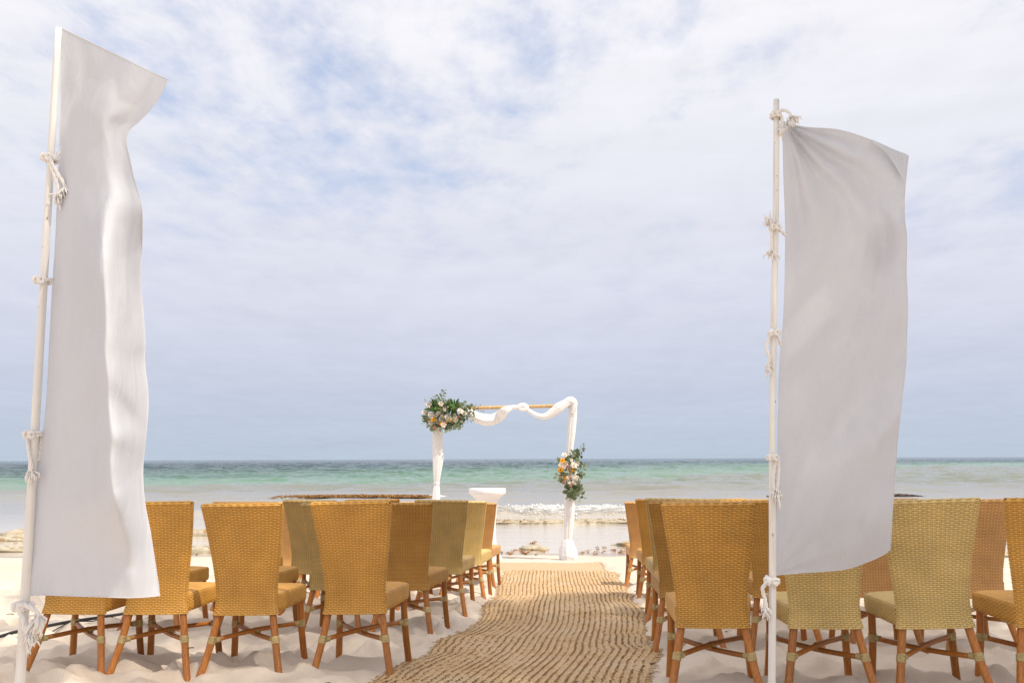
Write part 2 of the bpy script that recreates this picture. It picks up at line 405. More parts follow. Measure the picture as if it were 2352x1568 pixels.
def build_sand():
    xs = lines([(-300, -60, 20), (-60, -20, 3), (-20, -9, 0.4), (-9, -4.6, 0.08), (-4.6, 4.6, 0.03), (4.6, 9, 0.08), (9, 20, 0.4), (20, 60, 3), (60, 300, 20)])
    ys = lines([(-80, -10, 5), (-10, 2.5, 0.6), (2.5, 4.2, 0.1), (4.2, 8.6, 0.026), (8.6, 12, 0.04), (12, 18.6, 0.06), (18.6, 24, 0.3), (24, 60, 3)])
    X, Y = np.meshgrid(xs, ys)
    Z = gbase(Y)
    amp = sstep(17.0, 13.0, Y) * sstep(-30, 0, Y); amp = np.maximum(amp, 0.10)
    H = 0.045 * fbm(X * 1.2, Y * 1.2, 3, 3) + 0.020 * fbm(X * 4.5, Y * 4.5, 2, 5) + 0.006 * fbm(X * 14, Y * 14, 2, 6)
    rng = np.random.default_rng(5)
    D = np.zeros_like(Z)
    for k in range(5200):
        cx, cy = rng.uniform(-6.5, 6.5), rng.uniform(3.4, 15.5)
        a = rng.normal(0.3, 0.8) if k % 3 else rng.uniform(0, math.pi)
        ln, wd = rng.uniform(0.10, 0.19), rng.uniform(0.065, 0.12); dp = rng.uniform(0.012, 0.050)
        r = ln * 2.3
        i0, i1 = np.searchsorted(xs, cx - r), np.searchsorted(xs, cx + r); j0, j1 = np.searchsorted(ys, cy - r), np.searchsorted(ys, cy + r)
        if i1 - i0 < 2 or j1 - j0 < 2: continue
        dx = X[j0:j1, i0:i1] - cx; dy = Y[j0:j1, i0:i1] - cy
        u = (dx * math.cos(a) + dy * math.sin(a)) / wd; v = (-dx * math.sin(a) + dy * math.cos(a)) / ln
        q = np.sqrt(u * u + v * v)
        D[j0:j1, i0:i1] = D[j0:j1, i0:i1] * (1 - 0.75 * np.exp(-q ** 4)) + dp * (-np.exp(-q ** 2.6) + 0.55 * np.exp(-((q - 1.45) / 0.42) ** 2))
    H += np.clip(D, -0.095, 0.08) * 0.78
    Z = Z + (H + 0.028 * sstep(14, 11, Y)) * amp
    # flattened and pressed down under the runner and the mat
    l, r = redge(Y)
    inside = sstep(l - 0.10, l + 0.06, X) * sstep(r + 0.10, r - 0.06, X) * sstep(5.05, 5.25, Y) * sstep(13.6, 13.4, Y)
    Z = Z * (1 - inside) + (rug_z(X, Y) - 0.05) * inside
    ins2 = sstep(-0.95, -0.7, X) * sstep(1.42, 1.2, X) * sstep(13.4, 13.6, Y) * sstep(15.2, 14.9, Y)
    Z = Z * (1 - ins2) + (gbase(Y) - 0.03) * ins2
    V = np.stack([X, Y, Z], -1).reshape(-1, 3)
    o = link('sand', fast('sand', V, grid_faces(len(xs), len(ys)), M_sand)); tag(o, kind='structure')
    return xs, ys, Z
SX, SY, SZ = build_sand()
def ground(x, y):
    i = int(np.clip(np.searchsorted(SX, x), 1, len(SX) - 1)); j = int(np.clip(np.searchsorted(SY, y), 1, len(SY) - 1))
    fx = (x - SX[i - 1]) / (SX[i] - SX[i - 1]); fy = (y - SY[j - 1]) / (SY[j] - SY[j - 1])
    return float((SZ[j - 1, i - 1] * (1 - fx) + SZ[j - 1, i] * fx) * (1 - fy) + (SZ[j, i - 1] * (1 - fx) + SZ[j, i] * fx) * fy)

# ------------------------------------------------------------------ sea
def sea_height(X, Y):
    d = np.maximum(Y, 1.0)
    grow = sstep(24, 40, Y)
    g2 = sstep(30, 75, Y)
    h = (0.07 * grow + 0.34 * g2) * (0.55 - 2.2 * np.abs(fbm(X * 0.17, Y * 0.30, 3, 21))) + (0.04 * grow + 0.11 * g2) * fbm(X * 0.75 + 5, Y * 1.3, 3, 24) + 0.55 * sstep(60, 200, Y) * fbm(X * 0.09, Y * 0.15, 3, 27)
    h += 0.007 * fbm(X * 0.8, Y * 2.6, 3, 31) * (0.4 + grow)
    # swell lines running in
    for y0, a, w in ((38.5, 0.10, 1.0), (44.5, 0.13, 1.3), (53, 0.12, 1.5)):
        c = y0 + 2.2 * fbm(X * 0.06, X * 0 + y0, 2, 33)
        h += a * np.exp(-((Y - c) / w) ** 2) * (0.35 + 0.9 * vnoise(X * 0.13, X * 0 + y0, 35))
    cr = 28.4 + 1.0 * fbm(X * 0.12, X * 0, 2, 37) - 0.05 * X
    t = (Y - cr)
    brk = np.where(t < 0, np.exp(-(t / 0.7) ** 2), np.exp(-(t / 2.2) ** 2)) * (0.22 + 0.16 * fbm(X * 0.5, X * 0 + 4, 3, 39)) * sstep(-16, -9, X) * sstep(24, 12, X)
    fr = sstep(-2.5, 0.8, X) * np.where(t < 0, np.exp(-(t / 0.8) ** 2), np.exp(-(t / 1.9) ** 2))
    h += fr * (0.10 * fbm(X * 1.6, Y * 2.2, 4, 57, 0.62) + 0.02)
    return h + brk, cr, t

def build_sea():
    xs = lines([(-30000, -6000, 6000), (-6000, -1200, 800), (-1200, -300, 90), (-300, -120, 8), (-120, -60, 1.4), (-60, -16, 0.55), (-16, -4, 0.2), (-4, 14, 0.09), (14, 18, 0.2), (18, 64, 0.55), (64, 120, 1.4), (120, 300, 8), (300, 1200, 90), (1200, 6000, 800), (6000, 30000, 6000)])
    ys = [16.6]
    while ys[-1] < 600: ys.append(ys[-1] + (0.075 if 25.5 < ys[-1] < 33 else max(0.11, 0.0055 * ys[-1])))
    while ys[-1] < 45000: ys.append(ys[-1] * 1.09)
    ys = np.array(ys)
    X, Y = np.meshgrid(xs, ys)
    h, cr, t = sea_height(X, Y)
    h *= sstep(900, 300, Y)
    Z = SEA_Z + h
    # foam: the breaker, its trail, a few caps
    xr = sstep(-2.5, 0.8, X) * 0.9 + 0.35 * (vnoise(X * 0.35, X * 0, 41) > 0.62) * sstep(-16, -10, X)
    trail = np.where(t < 0, np.exp(-(t / 1.0) ** 2), np.exp(-(t / 1.9) ** 2))
    foam = trail * xr
    foam = np.maximum(foam, 0.42 * np.exp(-((Y - 24.6 - 0.4 * fbm(X * 0.3, X * 0, 3, 43)) / 0.22) ** 2) * sstep(-4, -7, X))
    caps = sstep(0.50, 0.70, fbm(X * 0.22, Y * 0.40, 3, 47)) * sstep(42, 70, Y) * sstep(500, 200, Y) * 0.55
    foam = np.maximum(foam, caps)
    # surf round the two weedy reefs
    for (x0, x1, yc) in ((-9.6, -3.0, 42.0), (10.6, 17.0, 40.0)):
        e = sstep(x0 - 1, x0, X) * sstep(x1 + 1, x1, X) * np.exp(-((Y - yc - 1.1) / 0.7) ** 2)
        foam = np.maximum(foam, e * (0.2 + 0.9 * vnoise(X * 0.9, Y * 0.3, 51)))
    V = np.stack([X, Y, Z], -1).reshape(-1, 3)
    me = fast('sea', V, grid_faces(len(xs), len(ys)), M_sea)
    at_ = me.attributes.new('foam', 'FLOAT', 'POINT'); at_.data.foreach_set('value', foam.astype(np.float32).ravel())
    tag(link('sea', me), kind='structure')
    # froth thrown up along the breaker: thousands of small lumps
    rng = np.random.default_rng(9)
    B = []; base = np.array([(1, 0, 0), (-1, 0, 0), (0, 1, 0), (0, -1, 0), (0, 0, 1), (0, 0, -1)], float)
    F8 = np.array([(0, 2, 4), (2, 1, 4), (1, 3, 4), (3, 0, 4), (2, 0, 5), (1, 2, 5), (3, 1, 5), (0, 3, 5)])
    n = 60000; x = rng.uniform(-9, 17, n); y = 26.2 + rng.uniform(-0.4, 4.2, n)
    hh, cr, t = sea_height(x, y)
    dens = np.where(t < 0, np.exp(-(t / 0.75) ** 2), np.exp(-(t / 1.3) ** 2)) * sstep(-1.5, 0.8, x) * sstep(0.25, 0.75, 0.5 + 0.9 * fbm(x * 0.9, y * 2.2, 4, 55))
    dens = np.maximum(dens, 0.5 * np.exp(-(t / 0.5) ** 2) * (vnoise(x * 0.35, x * 0, 41) > 0.62))
    keep = rng.uniform(0, 1, n) < dens; x, y, hh = x[keep], y[keep], hh[keep]; m = len(x)
    s = rng.gamma(1.3, 0.006, m) + 0.004; k = rng.uniform(0.7, 1.4, (m, 3)); rotz = rng.uniform(0, 6.3, m)
    b = base[None] * k[:, None, :] * s[:, None, None]; cz, sz = np.cos(rotz)[:, None], np.sin(rotz)[:, None]
    V = np.stack([b[..., 0] * cz - b[..., 1] * sz + x[:, None], b[..., 0] * sz + b[..., 1] * cz + y[:, None], b[..., 2] + (SEA_Z + hh + s * 0.5)[:, None]], -1)
    Q = (F8[None] + (np.arange(m) * 6)[:, None, None]).reshape(-1, 3)
    tag(link('breaker_foam', fast('breaker_foam', V.reshape(-1, 3), Q, M_foam)), 'white foam of the wave breaking behind the arch', kind='stuff')
build_sea()

# ------------------------------------------------------------------ rocks and seaweed
def rock_mesh(name, lx, ly, lz, seed, m, res=14):
    mb = MB(); rng = np.random.default_rng(seed); n, k = res * 2, res
    v = []
    for i in range(k + 1):
        th = math.pi * i / k
        for j in range(n):
            ph = 2 * math.pi * j / n
            p = np.array([math.sin(th) * math.cos(ph), math.sin(th) * math.sin(ph), math.cos(th)])
            q = 1 + 0.30 * float(fbm(np.array(p[0] * 1.6 + seed + 2 * p[2]), np.array(p[1] * 1.6 + p[2]), 4, seed))
            v.append((p[0] * lx * q, p[1] * ly * q, max(p[2], -0.4) * lz * q))
    f = [(i * n + j, i * n + (j + 1) % n, (i + 1) * n + (j + 1) % n, (i + 1) * n + j) for i in range(k) for j in range(n)]
    mb.add(v, f); return mb.mesh(name, m)

def weed_tufts(name, pts, size, m, parent=None, seed=3, blades=9):
    """branching strands of seaweed heaped at the given points"""
    rng = np.random.default_rng(seed); V = []; Fc = []
    for p in pts:
        for b in range(blades):
            a = rng.uniform(0, 6.3); l = size * rng.uniform(0.4, 1.2); w = size * rng.uniform(0.06, 0.14); up = rng.uniform(0.0, 0.8)
            d = np.array([math.cos(a), math.sin(a), up]); d = d / np.linalg.norm(d) * l; s = np.array([-math.sin(a), math.cos(a), 0.25]) * w
            o = np.asarray(p) + rng.normal(0, size * 0.35, 3) * (1, 1, 0.25)
            mid = o + d * 0.55 + np.array([0, 0, l * 0.15]); i = len(V)
            V += [o - s, o + s, mid + s * 1.2, mid - s * 1.2, o + d]; Fc += [(i, i + 1, i + 2, i + 3), (i + 3, i + 2, i + 4)]
    mb = MB(); mb.add(V, Fc); return mb.mesh(name, m, smooth=False)

rock_list = [  # px, py of its foot, half sizes, label
    (1228, 1264, 0.26, 0.18, 0.08, 'low pale limestone rock just left of the foot of the arch'),
    (1478, 1256, 0.60, 0.35, 0.08, 'weedy limestone rock on the wet sand behind the right rear chairs'),
    (20, 1248, 0.45, 0.35, 0.09, 'small weedy rock in the shallows at the left edge'),
    (70, 1240, 0.60, 0.35, 0.13, 'larger rusty rock in the shallows behind the left flag'),
    (30, 1267, 1.00, 0.30, 0.08, 'flat pale rock at the waterline on the far left'),
    (452, 1270, 0.70, 0.30, 0.10, 'pale rock at the waterline between the two left chairs'),
    (452, 1238, 0.90, 0.30, 0.12, 'weedy rock in the shallows between the two left chairs'),
    (2325, 1276, 0.70, 0.30, 0.07, 'low rock on the sand line at the right edge'),
    (2330, 1240, 0.90, 0.35, 0.10, 'dark weedy rock in the shallows at the right edge'),
]
for k, (px, py, lx, ly, lz, lab) in enumerate(rock_list):
    p = on_ground(px, py); z = max(p[2], SEA_Z)
    o = link('shore_rock', rock_mesh('shore_rock', lx, ly, lz, 40 + k, M_rock), None, (p[0], p[1], z + 0.01))
    tag(o, lab, 'rock', 'limestone rocks along the waterline')
def ledge(px0, px1, py, ly, lz, lab, seed):
    """a long ledge of rock lying in the water along the shore, with weed heaped on it"""
    a, b = on_ground(px0, py, SEA_Z), on_ground(px1, py, SEA_Z); c = (a + b) / 2
    o = empty('rock_ledge', (c[0], c[1], SEA_Z)); tag(o, lab, 'rock ledge')
    link('rock', rock_mesh('ledge_rock', (b[0] - a[0]) / 2, ly, lz, seed, M_rock, 18), o)
    rng = np.random.default_rng(seed); pts = [(rng.uniform(-0.5, 0.5) * (b[0] - a[0]), rng.normal(0, ly * 0.4), lz * rng.uniform(0.1, 0.7)) for _ in range(240)]
    tag(link('seaweed', weed_tufts('ledge_weed', pts, 0.075, M_weed, None, seed, 7), o), kind='stuff')
ledge(1095, 1500, 1201, 0.42, 0.10, 'low rock ledge with rusty seaweed below the breaking wave behind the arch', 61)
def reef(px0, px1, py, Yc, lz, lab, seed, m):
    a, b = at(px0, py, Yc), at(px1, py, Yc); c = (a + b) / 2; L = b[0] - a[0]
    o = empty('seaweed_reef', (c[0], c[1], SEA_Z)); tag(o, lab, 'reef')
    hz = c[2] - SEA_Z
    link('rock', rock_mesh('reef_rock', L / 2, 0.8, hz * 0.9, seed, M_weedk, 18), o)
    rng = np.random.default_rng(seed); pts = []
    for _ in range(1500):
        x = rng.uniform(-0.5, 0.5); e = math.sqrt(max(0, 1 - (2 * x) ** 2)) ** 0.5; y = rng.uniform(-0.8, 0.5)
        pts.append((x * L, y, hz * e * (1.0 - 0.55 * max(0, -y)) * rng.uniform(0.75, 1.0)))
    tag(link('seaweed', weed_tufts('reef_weed', pts, 0.10, m, None, seed, 7), o), kind='stuff')
reef(630, 995, 1138, 42.0, 0.3, 'long brown reef heaped with seaweed, seen over the left chair backs', 71, M_weed)
reef(1768, 2112, 1136, 40.0, 0.3, 'dark wet reef in the surf behind the right flag', 73, M_weedk)

def build_weed():
    rng = np.random.default_rng(31); pts = []
    for (px, py, n, sx, sy) in ((1185, 1272, 26, 26, 3), (1130, 1274, 14, 20, 3), (1225, 1254, 5, 8, 1.5), (1405, 1268, 18, 30, 4), (1445, 1262, 12, 14, 4), (1345, 1270, 8, 20, 3),
                                (2325, 1270, 14, 25, 4), (440, 1272, 10, 20, 2), (30, 1262, 12, 40, 6), (1240, 1268, 5, 12, 2)):
        for _ in range(n):
            p = on_ground(px + rng.normal(0, sx), py + rng.normal(0, sy)); pts.append((p[0], p[1], max(ground(p[0], p[1]), SEA_Z) + 0.012))
    o = link('washed_up_seaweed', weed_tufts('washed_up_seaweed', pts, 0.055, M_weed, None, 5, 10)); tag(o, 'rusty seaweed washed up in clumps along the waterline', kind='stuff')
    # loose bits of leaf and twig on the dry sand
    V = MB()
    for _ in range(260):
        x, y = rng.uniform(-4.5, 4.5), rng.uniform(4.4, 14.5); l, r = redge(y)
        if l - 0.1 < x < r + 0.1 and y < 13.6: continue
        z = ground(x, y) + 0.003; a = rng.uniform(0, 6.3); L = rng.gamma(2, 0.011) + 0.007
        p = np.array([x, y, z]); d = np.array([math.cos(a), math.sin(a), 0]) * L; q = np.array([0, 0, 0.004])
        tube(V, [p - d, p + q + np.array([-d[1], d[0], 0]) * 0.3, p + d], rng.uniform(0.0012, 0.0035), 4)
    tag(link('beach_litter', V.mesh('beach_litter', M_twig)), 'bits of twig and leaf on the dry sand', kind='stuff')
build_weed()

# ------------------------------------------------------------------ woven runner and mat
def build_runner():
    rng = np.random.default_rng(17)
    y0, y1 = 5.16, 13.45; nrow = 31
    root = empty('woven_runner', (0.25, 9.3, float(gbase(9.3))))
    tag(root, 'long plaited straw runner laid down the aisle between the chairs', 'rug')
    off = np.array(root.location)
    yf = np.linspace(y0, y1, 200); cl_, cr_ = np.polyfit(yf, redge(yf)[0], 3), np.polyfit(yf, redge(yf)[1], 3)
    def edge(y):
        l, r = redge(y); return l + 0.020 * fbm(y * 3.7, y * 0, 3, 61), r + 0.02 * fbm(y * 3.6, y * 0 + 9, 3, 63)
    def P(s, y):
        l, r = edge(y); e = np.minimum(s, 1 - s)
        # rows wander a little sideways; only the outer ones follow every bulge of the edges
        ls, rs = np.polyval(cl_, y), np.polyval(cr_, y)
        x = ls + (rs - ls) * (s + 0.012 * np.sin(s * math.pi) * fbm(y * 0.9, s * 1.5, 3, 65)) + (l - ls) * (1 - s) ** 4 + (r - rs) * s ** 4
        return np.stack([x, y, rug_z(x, y) - 0.012 * np.exp(-e / 0.02)], -1) - off
    s, y = np.meshgrid(np.linspace(0.004, 0.996, 50), np.linspace(y0, y1, 260))
    Vb = P(s, y); Vb[..., 2] -= 0.006
    link('backing', fast('runner_backing', Vb.reshape(-1, 3), grid_faces(50, 260), M_strawdark), root)
    pitch = 0.046; n = int((y1 - y0) / pitch)
    A = np.array([-1, -0.45, 0.45, 1.0]); Bq = np.array([-1, 0, 1.0])
    g = grid_faces(3, 4)
    for r_ in range(nrow):
        V = []; ph = rng.uniform(0, 1)
        for side in (0, 1):
            k = np.arange(n); yc = y0 + (k + ph) * pitch + rng.normal(0, 0.0035, n)
            keep = (yc > y0 + 0.01) & (yc < y1 - 0.01); yc = yc[keep]; m = len(yc)
            w = 1.0 / nrow
            sc = (r_ + (0.30 if side == 0 else 0.70)) * w + rng.normal(0, 0.035, m) * w
            dirx = 1 if side == 0 else -1
            half = 0.31 * w * rng.uniform(0.85, 1.15, m)              # half length across the row
            sl_ = 0.024 * rng.uniform(0.8, 1.25, m)                   # climb along the row
            th = pitch * 0.50 * rng.uniform(0.8, 1.12, m)
            hgt = 0.0085 * rng.uniform(0.6, 1.3, m)
            a = A[None, :, None]; b = Bq[None, None, :]
            tap = np.array([0.66, 0.88, 1.0, 0.92] if side == 0 else [0.92, 1.0, 0.88, 0.66])[None, :, None]
            S = sc[:, None, None] + half[:, None, None] * a + 0 * b
            Yq = yc[:, None, None] - dirx * 0 + sl_[:, None, None] * a * dirx * (1 if side == 0 else 1) + th[:, None, None] * b * tap
            Yq = np.clip(Yq, y0, y1); S = np.clip(S, 0.002, 0.998)
            hz = np.array([-0.9, 0.8, 1.0, 0.2] if side == 0 else [0.2, 1.0, 0.8, -0.9])[None, :, None] * hgt[:, None, None] * (1 - 0.75 * b * b) - 0.001 * b * b
            p = P(S, Yq); p[..., 2] += hz; V.append(p.reshape(m, 12, 3))
        # thin dark strips over each row seam, painting in its shadowed gaps and weft
        k = np.arange(n); yc = y0 + (k + ph + 0.1) * pitch + rng.normal(0, 0.006, n); keep = (yc > y0 + 0.03) & (yc < y1 - 0.03) & (rng.uniform(0, 1, n) < 0.30 + 0.60 * sstep(-0.4, 0.3, fbm(yc * 0.8, yc * 0 + r_ * 0.6, 3, 67))); yc = yc[keep]; m = len(yc)
        sc = (r_ + 0.02) * w + rng.normal(0, 0.05, m) * w; a = A[None, :, None]; b = Bq[None, None, :]
        hl = 0.21 * w * rng.uniform(0.6, 1.2, m); th = 0.0042 * rng.uniform(0.6, 1.5, m)
        S = np.clip(sc[:, None, None] + hl[:, None, None] * a + 0 * b, 0.002, 0.998); Yq = yc[:, None, None] + 0.022 * rng.uniform(0.6, 1.3, m)[:, None, None] * a + th[:, None, None] * b
        p = P(S, Yq); p[..., 2] += 0.0065 + 0.004 * (1 - a * a) - 0.003 * b * b; nl = sum(len(q) for q in V); V.append(p.reshape(m, 12, 3))
        V = np.concatenate(V); Q = (g[None] + (np.arange(len(V)) * 12)[:, None, None]).reshape(-1, 4)
        me = fast('straw_plait', V.reshape(-1, 3), Q, [M_straw, M_strawgap]); mi = np.zeros(len(Q), np.int32); mi[nl * len(g):] = 1
        me.polygons.foreach_set('material_index', mi); link('straw_plait', me, root)
    # frayed straw at the edges and the near end
    mb = MB()
    for k in range(900):
        if k < 260: s_, y_, a = rng.uniform(0, 1), y0 + rng.uniform(0, 0.02), -math.pi / 2 + rng.normal(0, 0.5)
        elif k < 560: s_, y_, a = 0.004, rng.uniform(y0, y1), math.pi + rng.normal(0, 0.7)
        else: s_, y_, a = 0.996, rng.uniform(y0, y1), rng.normal(0, 0.7)
        p = P(np.array(s_), np.array(y_)); L = rng.gamma(2, 0.012) + 0.01
        if k % 37 == 0: L *= 2.2
        d = np.array([math.cos(a), math.sin(a), 0]) * L
        tube(mb, [p, p + d * 0.6 + (0, 0, 0.006), p + d + (0, 0, rng.uniform(-0.01, 0.006))], (0.004, 0.003, 0.0012), 4)
    tag(link('straw_fringe', mb.mesh('straw_fringe', M_straw), root), kind='stuff')
build_runner()

def build_mat():
    y0, y1, x0, x1 = 13.58, 14.95, -0.85, 1.27
    root = empty('jute_mat', (0.2, 14.25, float(gbase(14.25)))); tag(root, 'thin jute mat lying across the far end of the runner', 'mat')
    off = np.array(root.location)
    rng = np.random.default_rng(23); nr = 46
    def P(x, y):
        xx = x + 0.05 * fbm(y * 1.5, y * 0, 2, 71) - 0.12 * (y - 14.2) * 0
        return np.stack([xx, y + 0.05 * fbm(x * 1.1, x * 0, 2, 73), gbase(y) + 0.012 + 0.028 * fbm(x * 1.4, y * 1.4, 2, 75)], -1) - off
    mb_v = []; mb_q = []
    n = 110
    x, y = np.meshgrid(np.linspace(x0, x1, 60), np.linspace(y0, y1, 40)); V = P(x, y); V[..., 2] -= 0.004
    link('backing', fast('mat_backing', V.reshape(-1, 3), grid_faces(60, 40), M_jute), root)
    for r_ in range(nr):
        yc = y0 + (r_ + 0.5) * (y1 - y0) / nr; hw = 0.47 * (y1 - y0) / nr
        X, B = np.meshgrid(np.linspace(x0, x1, n) + rng.normal(0, 0.004, n), np.array([-1, -0.5, 0.5, 1.0]))
        V = P(X, yc + hw * B); lump = 0.55 + 0.45 * np.abs(np.sin(X * 55 + r_ * 1.57)); V[..., 2] += 0.010 * (1 - B ** 2 * 0.9) * lump
        link('jute_braid', fast('jute_braid', V.reshape(-1, 3), grid_faces(n, 4), M_jute), root)
    mb = MB()
    for k in range(300):
        if k % 2: x_, y_, a = x1, rng.uniform(y0, y1), rng.normal(0, 0.6)
        else: x_, y_, a = rng.uniform(x0, x1), (y0, y1)[k % 4 // 2], rng.uniform(0, 6.3)
        p = P(np.array(x_), np.array(y_)); d = np.array([math.cos(a), math.sin(a), 0]) * rng.uniform(0.01, 0.05)
        tube(mb, [p + (0, 0, 0.004), p + d + (0, 0, 0.004)], (0.004, 0.002), 4)
    tag(link('jute_fringe', mb.mesh('jute_fringe', M_jute), root), kind='stuff')
build_mat()

# ------------------------------------------------------------------ wicker chair
def weave(P, nu, nv, H, sign, wrap):
    """plain over-under weave of flat strands on the surface P(u, v), u in cells 0..nu, v in rows 0..nv"""
    Vs, Qs, base = [], [], 0
    I, J = np.meshgrid(np.arange(nu), np.arange(nv)); I, J = I.ravel(), J.ravel()
    def nrm(u, v, p):
        e = 0.02; a = P(u + e, v) - p; b = P(u, v + e) - p
        n = np.cross(a, b) * sign; return n / (np.linalg.norm(n, axis=-1, keepdims=True) + 1e-12)
    for par in (0, 1):
        sel = (I + J) % 2 == par; i = I[sel][:, None, None] + 0.5; j = J[sel][:, None, None] + 0.5; m = sel.sum()
        if par == 0:
            a = np.array([-1, -0.62, 0, 0.62, 1.0])[None, :, None]; b = np.array([-1, 0, 1.0])[None, None, :]
            tap = np.array([0.30, 0.42, 0.43, 0.42, 0.30])[None, :, None]
            u = i + 0.75 * a + 0 * b; v = j + tap * b
            h = H * np.where(np.abs(a) > 0.9, -0.25, np.where(np.abs(a) > 0.3, 0.78, 1.0)) * np.where(b == 0, 1.0, 0.22)
        else:
            a = np.array([-1, -0.55, 0, 0.55, 1.0])[None, :, None]; b = np.array([-1, 0, 1.0])[None, None, :]
            u = i + 0.225 * a + 0 * b; v = j + 0.60 * b + 0 * a
            h = 0.75 * H * np.where(b == 0, 1.0, -0.6) * np.where(np.abs(a) > 0.9, 0.35, np.where(a == 0, 0.72, 1.0))
        u = u + 0 * v; v = v + 0 * u
        if not wrap: u = np.clip(u, 0, nu)
        v = np.clip(v, 0, nv); p = P(u, v)
        p = p + nrm(np.clip(u, 0, None if wrap else nu - 0.03), np.minimum(v, nv - 0.03), P(np.clip(u, 0, None if wrap else nu - 0.03), np.minimum(v, nv - 0.03))) * (h + 0 * u)[..., None]
        Vs.append(p.reshape(-1, 3)); g = grid_faces(3, 5)
        if sign < 0: g = g[:, ::-1]
        Qs.append((g[None] + (np.arange(m) * 15)[:, None, None]).reshape(-1, 4) + base); base += m * 15
    return np.concatenate(Vs), np.concatenate(Qs)

def merge(parts):
    V, Q, b = [], [], 0
    for v, q in parts: V.append(v); Q.append(q + b); b += len(v)
    return np.concatenate(V), np.concatenate(Q)

BZ0, BZ1, TH = 0.352, 0.975, 0.036
def smooth_interp(z, zs, ws):
    f = np.linspace(zs[0], zs[-1], 200); g = np.interp(f, zs, ws); g = np.convolve(np.pad(g, 12, mode='reflect', reflect_type='odd'), np.ones(25) / 25, 'valid'); return np.interp(z, f, g)
def back_w(z): return smooth_interp(z, [0.352, 0.38, 0.43, 0.52, 0.65, 0.80, 0.975], [0.181, 0.172, 0.167, 0.171, 0.186, 0.206, 0.229])
def back_y(z): return smooth_interp(z, [0.352, 0.39, 0.45, 0.55, 0.70, 0.85, 0.975], [-0.020, -0.004, 0.0, -0.004, -0.026, -0.062, -0.104])
NB, NVB = 20, 66
def P_back(u, v):
    u = np.mod(u, 44.0); z = BZ0 + (BZ1 - BZ0) * np.asarray(v) / NVB; w = back_w(z); yc = back_y(z)
    x = np.where(u < 20, -1 + u / 10, np.where(u < 22, 1.0, np.where(u < 42, 1 - (u - 22) / 10, -1.0)))
    y = np.where(u < 20, -1.0, np.where(u < 22, -1 + (u - 20), np.where(u < 42, 1.0, 1 - (u - 42))))
    ex = np.where((u >= 20) & (u < 22), 1 - (u - 21) ** 2, np.where(u >= 42, 1 - (u - 43) ** 2, 0.0))
    X = x * w + np.sign(x) * ex * 0.006
    Y = yc + y * TH / 2 * (1 - 0.35 * np.clip(np.abs(x) - 0.9, 0, 1) / 0.1 * (np.abs(y) >= 0.999)) - 0.016 * (1 - x * x) + 0.008
    return np.stack([X, Y, z + 0 * X], -1)
def P_rim(u, v):          # the rolled top edge
    x = -1 + np.asarray(u) / 10; t = np.asarray(v) / 4 * math.pi; w = back_w(BZ1) + 0.003
    Y = back_y(BZ1) - 0.016 * (1 - x * x) + 0.008 - (TH / 2 + 0.003) * np.cos(t); Z = BZ1 - 0.010 + 0.017 * np.sin(t) - 0.012 * np.clip(np.abs(x) - 0.9, 0, 1)
    return np.stack([x * w, Y, Z], -1)
SD = 0.455                # seat depth
def seat_w(y): return 0.178 + (0.226 - 0.178) * np.clip(y / SD, 0, 1)
NS, NSV = 84, 11
def P_side(u, v):         # the upright faces round the seat
    u = np.mod(u, 84.0); k = np.asarray(v) / NSV
    z = 0.358 + 0.108 * k; ins = 0.010 * np.clip((k - 0.8) / 0.2, 0, 1) ** 2 + 0.006 * np.clip((0.2 - k) / 0.2, 0, 1)
    y = np.where(u < 22, SD * u / 22, np.where(u < 42, SD, np.where(u < 64, SD * (64 - u) / 22, 0.0)))
    w = seat_w(y)
    x = np.where(u < 22, w, np.where(u < 42, w * (1 - (u - 22) / 10), np.where(u < 64, -w, w * (-1 + (u - 64) / 10))))
    cy = np.where((u >= 22) & (u <= 42), SD + 0.012 * (1 - ((u - 32) / 10) ** 2), y)
    cx = x - np.sign(x) * ins * (np.abs(x) > 0.97 * w)
    cy = cy - np.where((u > 22) & (u < 42), ins, 0)
    z = z + 0.012 * (cy / SD) * (1 - k)
    return np.stack([cx, cy, z], -1)
def P_top(u, v):
    y = 0.0 + (SD + 0.002) * np.asarray(v) / 46; w = seat_w(y) - 0.008; x = (-1 + np.asarray(u) / 10)
    return np.stack([x * w, y + 0.012 * (1 - x * x) * np.clip(y / SD, 0, 1), 0.466 + 0.012 * (1 - x * x) * np.sin(np.clip(y / SD, 0, 1) * math.pi) ** 0.5 - 0.006 * x ** 8], -1)

def shell(P, nu, nv, su, sv, inset, sign, wrap=True):
    u, v = np.meshgrid(np.linspace(0, nu, su + 1), np.linspace(0, nv, sv + 1)); u = np.clip(u, 0, nu - 1e-6); p = P(u, v)
    u2, v2 = np.minimum(u, nu - 0.03), np.minimum(v, nv - 0.03); q = P(u2, v2)
    n = np.cross(P(u2 + 0.02, v2) - q, P(u2, v2 + 0.02) - q) * sign; p = p - inset * n / (np.linalg.norm(n, axis=-1, keepdims=True) + 1e-12)
    return p.reshape(-1, 3), grid_faces(su + 1, sv + 1)

